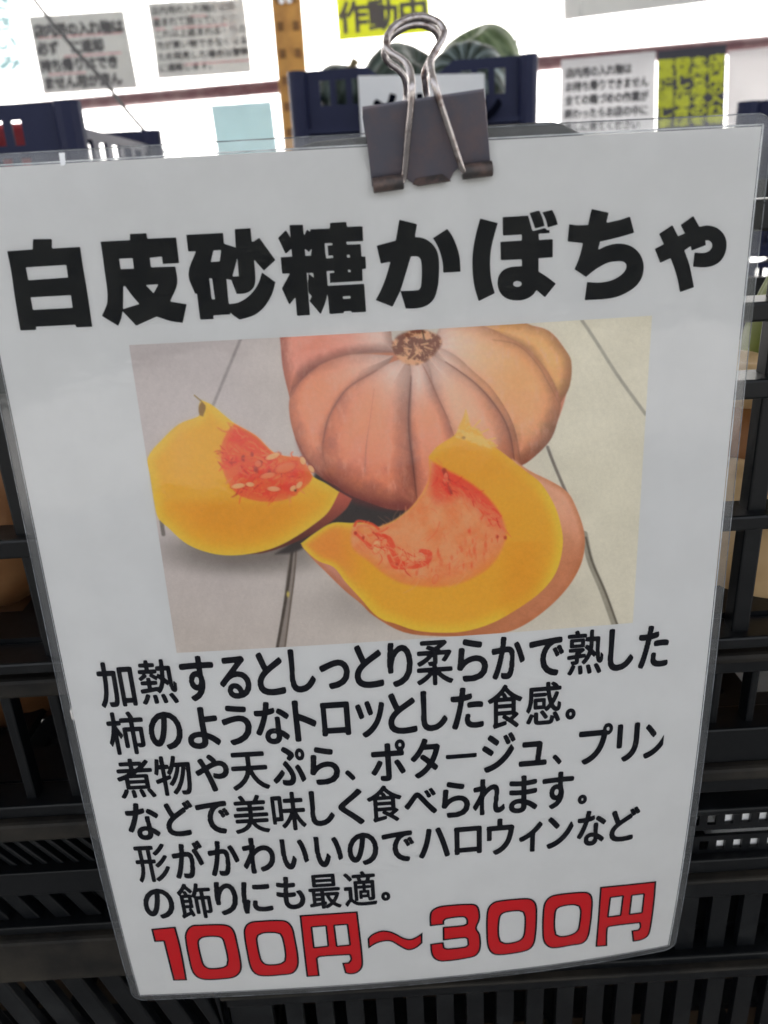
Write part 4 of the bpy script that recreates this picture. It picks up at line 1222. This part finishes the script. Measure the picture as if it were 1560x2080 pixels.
for pts, w_, c_, a_ in (([(858, 740), (872, 768), (895, 819), (915, 860)], 4, C(118, 66, 52), .65), ([(835, 765), (830, 841), (832, 891), (839, 945), (846, 1010)], 4.5, C(82, 44, 40), .9),
                        ([(905, 735), (959, 773), (995, 809), (1024, 852), (1038, 891), (1045, 940)], 5, C(96, 52, 42), .85), ([(760, 790), (752, 850), (744, 905), (741, 960)], 5, C(130, 80, 70), .5),
                        ([(765, 752), (710, 785), (682, 820), (665, 855), (656, 900)], 5, C(112, 62, 56), .7), ([(1000, 690), (1050, 700), (1088, 735), (1115, 780), (1137, 822)], 4, C(128, 82, 52), .55),
                        ([(725, 716), (760, 712), (800, 716)], 4, C(124, 78, 72), .5), ([(645, 745), (612, 772), (591, 806)], 3.5, C(120, 66, 60), .6), ([(600, 890), (622, 935), (660, 975)], 10, C(104, 48, 44), .5)):
    stroke(pts, w_ + 6, c_ + 0 * n1[..., None], amt=a_ * .20, soft=4, taper=True)
    stroke(pts, w_ * .7, c_ * .9 + 0 * n1[..., None], amt=a_ * .6, soft=1.6, taper=True)
_, pm = shape([(655, 960), (749, 1012), (850, 1020), (846, 1040), (749, 1030), (680, 1000)], 9); paint(pm * .55, C(96, 40, 40) + 0 * n1[..., None])
# its dry stalk scar
D, m = shape([(797, 700), (806, 684), (822, 676), (845, 668), (868, 672), (893, 684), (897, 698), (880, 722), (862, 736), (840, 742), (818, 736), (800, 716)], 4)
paint(m, mixc(C(176, 136, 104), C(104, 60, 44), sstep(vnoise(IX, IY, 11, 8) * 2 + .5)))
for q in range(16):
    a0 = rng.uniform(0, 6.28); r0 = rng.uniform(14, 40)
    stroke([(848 + r0 * .5 * math.cos(a0), 706 + r0 * .35 * math.sin(a0)), (848 + r0 * math.cos(a0 + .3), 706 + r0 * .72 * math.sin(a0 + .3))], rng.uniform(2, 5), C(*((92, 52, 38) if q % 3 else (186, 150, 112))) + 0 * n1[..., None], amt=.75, soft=1.4)
stroke([(858, 672), (862, 690)], 3, C(80, 56, 38) + 0 * n1[..., None], soft=1)

# left cut wedge
_, m = shape([(689, 998), (715, 1013), (702, 1035), (664, 1066), (610, 1097), (540, 1122), (500, 1126), (560, 1090), (640, 1040)], 2)
paint(m, mixc(C(150, 76, 62), C(84, 44, 38), (IY - 1010) / 80))
D, m = shape([(408, 812), (430, 822), (452, 840), (477, 860), (520, 885), (557, 920), (585, 928), (610, 935), (634, 966), (661, 981), (689, 999), (669, 1037), (646, 1059), (588, 1098), (544, 1117), (492, 1127), (447, 1127), (406, 1117), (374, 1101), (342, 1072), (322, 1053), (314, 1024), (305, 966), (300, 930), (329, 893), (364, 861), (402, 846), (407, 838), (404, 826)])
fl = mixc(C(182, 153, 52), C(182, 140, 42), sstep(-D / 30))
fl = mixc(fl, C(178, 126, 30), sstep((IY - 1005) / 30) * sstep(-D / 60) * .9)
fl = mixc(fl, C(182, 140, 56), sstep((IX - 330) / 40) * sstep((420 - IX) / 60) * sstep((990 - IY) / 60) * .5)
paint(m, fl + (n1 * 6 + n3 * 2)[..., None])
stroke([(395, 803), (408, 814)], 3, C(120, 100, 60) + 0 * n1[..., None], amt=.8, soft=1)
_, m = shape([(404, 826), (410, 815), (418, 826), (412, 846), (405, 842)], 2); paint(m, C(118, 88, 40) + 0 * n1[..., None])
D, m = shape([(476, 862), (520, 886), (556, 920), (582, 927), (610, 930), (634, 966), (630, 978), (608, 998), (582, 1014), (540, 1019), (492, 1009), (470, 990), (456, 964), (449, 935), (450, 905), (461, 879)], 3)
pulp = mixc(C(208, 96, 52), C(178, 58, 38), sstep(vnoise(IX, IY, 26, 11) * 1.6 + .5))
pulp = mixc(pulp, C(214, 132, 70), sstep(vnoise(IX, IY, 13, 12) * 2.2 - .25) * .7)
pulp = mixc(pulp, C(212, 120, 60), sstep((18 + D) / 18) * .7)
paint(m, pulp)
_, m = shape([(478, 864), (520, 888), (548, 918), (520, 925), (486, 905), (466, 895)], 6); paint(m * .6, C(196, 64, 40) + n3[..., None] * 10)
for x, y in ((494, 930), (512, 925), (530, 940), (520, 955), (548, 962)):
    paint(sstep(1.2 - np.hypot((IX - x) / 6, (IY - y) / 11)) * .8, C(128, 40, 30) + 0 * n1[..., None])


WEDGE_L = [(476, 862), (520, 886), (556, 920), (610, 930), (634, 966), (608, 998), (582, 1014), (540, 1019), (492, 1009), (456, 964), (449, 935), (461, 879)]
strands(WEDGE_L, 150, [(206, 100, 54), (214, 136, 78), (150, 44, 32), (186, 66, 42), (198, 84, 48)], 30, 5, lambda x, y: math.atan2(y - 950, x - 640), .5, .65)


def seed(x, y, a, b, ang, c=(202, 168, 118)):
    u_ = (IX - x) * math.cos(ang) + (IY - y) * math.sin(ang); v_ = -(IX - x) * math.sin(ang) + (IY - y) * math.cos(ang)
    d_ = np.hypot(u_ / a, v_ / b)
    paint(sstep((1.35 - d_) / .3) * .5, C(150, 62, 40) + 0 * n1[..., None])
    paint(sstep((1.15 - d_) / .5) * .85, C(*c) - (18 * (v_ / b))[..., None] + n3[..., None] * 6)


for sd_ in ((554, 927, 16, 6, -.35), (484, 987, 15, 5.5, -.15), (508, 984, 9, 5, .1), (615, 936, 9, 6, 1.2), (632, 952, 9, 5, .9), (596, 992, 8, 6, -.6), (608, 985, 9, 5.5, -.9),
            (524, 942, 7, 7, .3, (196, 110, 70)), (556, 993, 14, 5.5, .05, (214, 168, 124)), (544, 966, 16, 6, -.2, (208, 132, 84)), (580, 950, 22, 10, -.3, (210, 118, 70))): seed(*sd_)
paint(sstep(1.2 - np.hypot((IX - 600) / 3, (IY - 996) / 3)), C(60, 40, 26) + 0 * n1[..., None])

# right cut wedge: rind, flesh, pulp
D, m = shape([(1040, 930), (1074, 955), (1126, 981), (1154, 1001), (1171, 1033), (1185, 1074), (1188, 1105), (1181, 1143), (1161, 1182), (1133, 1216), (1098, 1247), (1067, 1268), (1036, 1282), (990, 1290), (894, 1292), (820, 1284), (758, 1250), (733, 1226), (701, 1200), (660, 1160), (632, 1132), (612, 1108), (700, 1100), (1000, 1100)])
rd = mixc(C(178, 136, 112), C(160, 106, 74), sstep((IY - 1020) / 150)); rd = mixc(rd, C(140, 84, 50), sstep((1100 - IX) / 240) * sstep((IY - 1180) / 70))
rd = mixc(rd, C(160, 112, 96), sstep((760 - IX) / 80) * sstep((IY - 1080) / 20))
rd = mixc(rd, C(150, 92, 58), sstep((14 + D) / 14) * .5)
paint(m, rd + (n2 * 7 + n3 * 3)[..., None])
_, m = shape([(871, 927), (888, 907), (923, 884), (930, 875), (965, 888), (1006, 909), (1031, 927), (1067, 956), (1098, 981), (1126, 1026), (1140, 1071), (1143, 1109), (1130, 1161), (1102, 1199), (1057, 1233), (1001, 1265), (946, 1282), (894, 1285), (842, 1280), (801, 1266), (780, 1260), (758, 1245), (733, 1216), (701, 1181), (678, 1152), (646, 1139), (620, 1117), (611, 1104), (640, 1082), (675, 1062), (713, 1062), (749, 1062), (765, 1071), (781, 1066), (801, 1057), (832, 1034), (856, 1005), (870, 977), (873, 963), (871, 931)])
Df = _
fl = mixc(C(182, 155, 50), C(182, 137, 40), sstep(-Df / 30))
fl = mixc(fl, C(182, 116, 52), sstep((760 - IX) / 90) * sstep(-Df / 18) * .8)
fl = mixc(fl, C(176, 122, 28), sstep((IY - 1095) / 10) * sstep((IX - 1000) / 50) * sstep((1125 - IX) / 60) * .5)
fl = mixc(fl, C(182, 132, 34), sstep((1010 - IY) / 60) * .6)
paint(m, fl + (n1 * 5 + n3 * 2)[..., None])
Dp, m = shape([(873, 934), (902, 952), (938, 970), (974, 995), (1001, 1022), (1019, 1050), (1028, 1081), (1022, 1109), (1005, 1140), (974, 1166), (936, 1184), (894, 1192), (849, 1190), (815, 1184), (781, 1166), (749, 1140), (717, 1114), (713, 1082), (720, 1064), (749, 1063), (765, 1071), (781, 1066), (801, 1057), (832, 1034), (856, 1005), (870, 977)], 5)
pu = mixc(C(216, 152, 104), C(204, 126, 76), sstep(vnoise(IX, IY, 34, 21) + .5))
fib = np.sin((IX * .55 + IY * .9 + n2 * 40) * .12) * .5 + .5
pu = mixc(pu, C(222, 168, 120), fib * .35)
arc = sstep((52 + Dp) / 52) * sstep((IX - 872) / 20) * sstep((1110 - IY) / 120)
pu = mixc(pu, C(194, 64, 40), arc * .95)
pu = mixc(pu, C(190, 70, 44), sstep(1.3 - np.hypot((IX - 902) / 34, (IY - 985) / 42)) * .8)
pu = mixc(pu, C(204, 128, 60), sstep((26 + Dp) / 26) * sstep((IY - 1100) / 40) * .8)
for q in range(46):
    t_ = rng.uniform(-.4, 2.4); rr0 = rng.uniform(60, 125); x_ = 893 + rr0 * math.cos(t_); y_ = 1070 + rr0 * .85 * math.sin(t_)
    d_ = np.hypot((IX - x_) / rng.uniform(2, 4), (IY - y_) / rng.uniform(4, 11)); pu = mixc(pu, C(176, 74, 42), sstep(1.3 - d_) * rng.uniform(.25, .7))
paint(m, pu + (n3 * 5)[..., None])
stroke([(902, 955), (912, 985), (916, 1000)], 9, C(120, 36, 26) + 0 * n1[..., None], amt=.75, soft=3); seed(905, 972, 5, 13, .1, (196, 110, 80))
stroke([(893, 1060), (886, 1080), (868, 1098)], 3, C(170, 84, 50) + 0 * n1[..., None], amt=.6, soft=2)
for pts, w_ in (([(720, 1068), (728, 1058), (755, 1064), (770, 1075)], 5), ([(722, 1082), (735, 1095), (752, 1108)], 6), ([(780, 1090), (795, 1115), (812, 1142), (842, 1150), (868, 1140), (872, 1124), (856, 1120)], 11), ([(765, 1085), (790, 1092), (800, 1110)], 7), ([(790, 1130), (800, 1150), (822, 1153)], 8)):
    stroke(pts, w_, C(188, 66, 40) + n3[..., None] * 14, amt=.85, soft=2)
for sd_ in ((765, 1110, 9, 14, .2), (780, 1102, 6, 9, .5, (220, 150, 100)), (855, 1126, 7, 4, .3, (216, 150, 110)), (834, 1146, 8, 4, -.1, (220, 140, 96)), (742, 1078, 16, 9, .3, (216, 144, 84)), (884, 1176, 5, 9, .4, (206, 130, 80))): seed(*sd_)
for x, y in ((722, 1083), (738, 1092), (1010, 1090), (1026, 1092), (806, 1146)):
    paint(sstep(1.2 - np.hypot((IX - x) / 5, (IY - y) / 6)) * .8, C(140, 44, 28) + 0 * n1[..., None])
# stalk fibres on the right wedge
_, m = shape([(925, 888), (932, 866), (940, 850), (946, 833), (951, 846), (957, 866), (972, 872), (985, 890), (1004, 900), (1008, 914), (975, 905), (948, 896)], 3)
paint(m, mixc(C(190, 150, 66), C(204, 172, 96), sstep(vnoise(IX, IY, 7, 30) * 2 + .5)))
WEDGE_R = [(876, 940), (938, 974), (998, 1022), (1024, 1081), (1002, 1138), (936, 1180), (849, 1186), (781, 1162), (722, 1110), (722, 1070), (781, 1070), (832, 1038), (866, 990)]
strands(WEDGE_R, 190, [(224, 170, 124), (206, 124, 78), (216, 150, 100), (190, 96, 60), (222, 160, 110)], 38, 4, lambda x, y: math.atan2(y - 1060, x - 860) + 1.45, .35, .30)
strands([(876, 940), (938, 974), (998, 1022), (1022, 1070), (990, 1060), (940, 1010), (890, 990)], 70, [(176, 48, 34), (198, 78, 46), (150, 40, 30), (206, 104, 64)], 34, 5, .8, .4, .6)
strands([(725, 1066), (760, 1070), (800, 1100), (850, 1120), (868, 1140), (820, 1158), (790, 1150), (740, 1110)], 60, [(184, 64, 40), (150, 46, 30), (214, 140, 90), (224, 168, 120)], 26, 4, .7, .6, .7)
for p in ([(948, 858), (946, 833)], [(962, 868), (975, 854)], [(975, 880), (992, 872)], [(985, 895), (1006, 890)], [(990, 905), (1010, 905)]): stroke(p, 3, C(200, 164, 96) + 0 * n1[..., None], amt=.9, soft=1.2)
paint(sstep(1.2 - np.hypot((IX - 942) / 6, (IY - 889) / 5)) * .7, C(116, 82, 40) + 0 * n1[..., None])

IMG = IMG * np.minimum(1, 181 / np.maximum(IMG.max(-1), 1))[..., None]      # no ink is brighter than the paper
IMG = IMG + rng.normal(0, 1.2, IMG.shape[:2])[..., None]
lin = srgb(np.clip(IMG, 0, 255)); lin = np.clip(lin / srgb(C(166, 166, 168)) * .80, 0, .95)
lum = lin.mean(-1, keepdims=True); lin = np.clip(lum + (lin - lum) * 1.0, .002, .95)
me = np_mesh('printed_picture', sheet_off(gx.ravel() / 210, gy.ravel() / 297, .00006), grid_faces(NU, NV))
ca = me.color_attributes.new('paint', 'FLOAT_COLOR', 'POINT')
ca.data.foreach_set('color', np.concatenate([lin.reshape(-1, 3), np.ones((NU * NV, 1))], 1).astype(np.float32).ravel())
link_mesh('printed_picture', me, vcol_material('picture_print', .7, spec=.2, noise_scale=900, noise_amt=.03), SIGN, smooth=True)

# a scrap of clear tape folded over the top edge
tq = px_uv(np.array([(121, 311), (133, 310), (135, 336), (125, 337)], float))
link_mesh('tape_scrap', np_mesh('tape_scrap', sheet_off(tq[:, 0], tq[:, 1], .0005), np.array([[0, 1, 2, 3]])), M_step, SIGN)

# ------------------------------------------------------------------ the binder clip
CLIP = empty('binder_clip', tuple(at(868, 300, 0.0)))
tag(CLIP, 'large worn binder clip with silver wire handles gripping the top of the price sign', 'clip')


def clip_pt(px, py, back=False):
    top = 222 - (px - 737) * .150; t = np.clip((py - top) / 155.0, -.1, 1.1)
    p = at(px, py, -.0078 + .0066 * t)
    if back: p = p.copy(); p[1] = .0046 - p[1] * 1.0
    return p


plate = [(736, 222), (984, 185), (988, 222), (997, 338), (966, 346), (936, 347), (930, 341), (921, 351), (913, 367), (847, 376), (833, 369), (824, 361), (817, 368), (790, 374), (756, 380), (748, 310)]
mb = MB()
for back in (False, True):
    f_ = [clip_pt(x, y, back) for x, y in plate]; k = len(f_); sgn = -1 if not back else 1
    g_ = [p + np.array([0, .00055 * -sgn, 0]) for p in f_]
    mb.add(f_ + g_, [tuple(range(k)), tuple(range(2 * k - 1, k - 1, -1))] + [(i, i + k, (i + 1) % k + k, (i + 1) % k) for i in range(k)])
A0, A1 = clip_pt(736, 222), clip_pt(984, 185); B0, B1 = clip_pt(736, 222, True), clip_pt(984, 185, True)
up = np.array([0, 0, .0006])
mb.add([A0, A1, B1, B0, A0 + up, A1 + up, B1 + up, B0 + up], [(0, 1, 2, 3), (7, 6, 5, 4), (0, 4, 5, 1), (1, 5, 6, 2), (2, 6, 7, 3), (3, 7, 4, 0)])
mb.build('clip_body', M_clip, CLIP, bevel=.00012)
for (x0, y0, x1, y1) in ((757.5, 377, 819, 368.5), (938.5, 349.5, 1000, 342)):
    for back in (False, True):
        p, q = at(x0, y0, -.0026), at(x1, y1, -.0026)
        if back: p, q = p.copy(), q.copy(); p[1] = q[1] = .0072
        t = MB(); ax = (q - p); rr1 = .00190
        ring_o = []
        path = [p + ax * s_ for s_ in (0, .02, .5, .98, 1)]
        t.tube(path, [rr1 * .93, rr1, rr1, rr1, rr1 * .9], 20, caps=True)
        t.build('jaw_roll', M_tube, CLIP, smooth=False, bevel=.0001)
# the cut, folded tab between the rolls
f_ = [at(x, y, Yq) for x, y, Yq in ((846, 362, -.0014), (898, 353, -.0014), (916, 367, -.0030), (850, 377, -.0030), (838, 373, -.0022))]
g_ = [p + np.array([0, .0006, -.0002]) for p in f_]
MB().add(f_ + g_, [(0, 1, 2, 3, 4), (9, 8, 7, 6, 5)] + [(i, i + 5, (i + 1) % 5 + 5, (i + 1) % 5) for i in range(5)]).build('folded_tab', M_tube, CLIP, bevel=.0001)
hpts = [(946, 350), (937, 337), (912, 262), (885, 180), (876, 145), (874, 127), (882, 107), (897, 83), (903, 68), (899, 56), (889, 45), (870, 37), (849, 35), (824, 41), (801, 55), (787, 74), (785, 94), (795, 108), (813, 119), (828, 134), (835, 156), (836, 180), (834, 218), (829, 269), (821, 354), (812, 372)]
fr_ = []
for (x, y) in hpts:
    if y > 344: Yh = -.0028
    elif y > 185: Yh = -.0040 - .0058 * (352 - min(y, 352)) / 165
    else: Yh = -.0098 + .0075 * (185 - y) / 150
    fr_.append(at(x, y, Yh))
for back in (False, True):
    P_ = [p.copy() for p in fr_]
    if back:
        for p in P_: p[1] = .0046 - p[1]
    MB().tube(spline(P_, 7), .00090, 14).build('wire_handle', M_wire, CLIP, smooth=True)
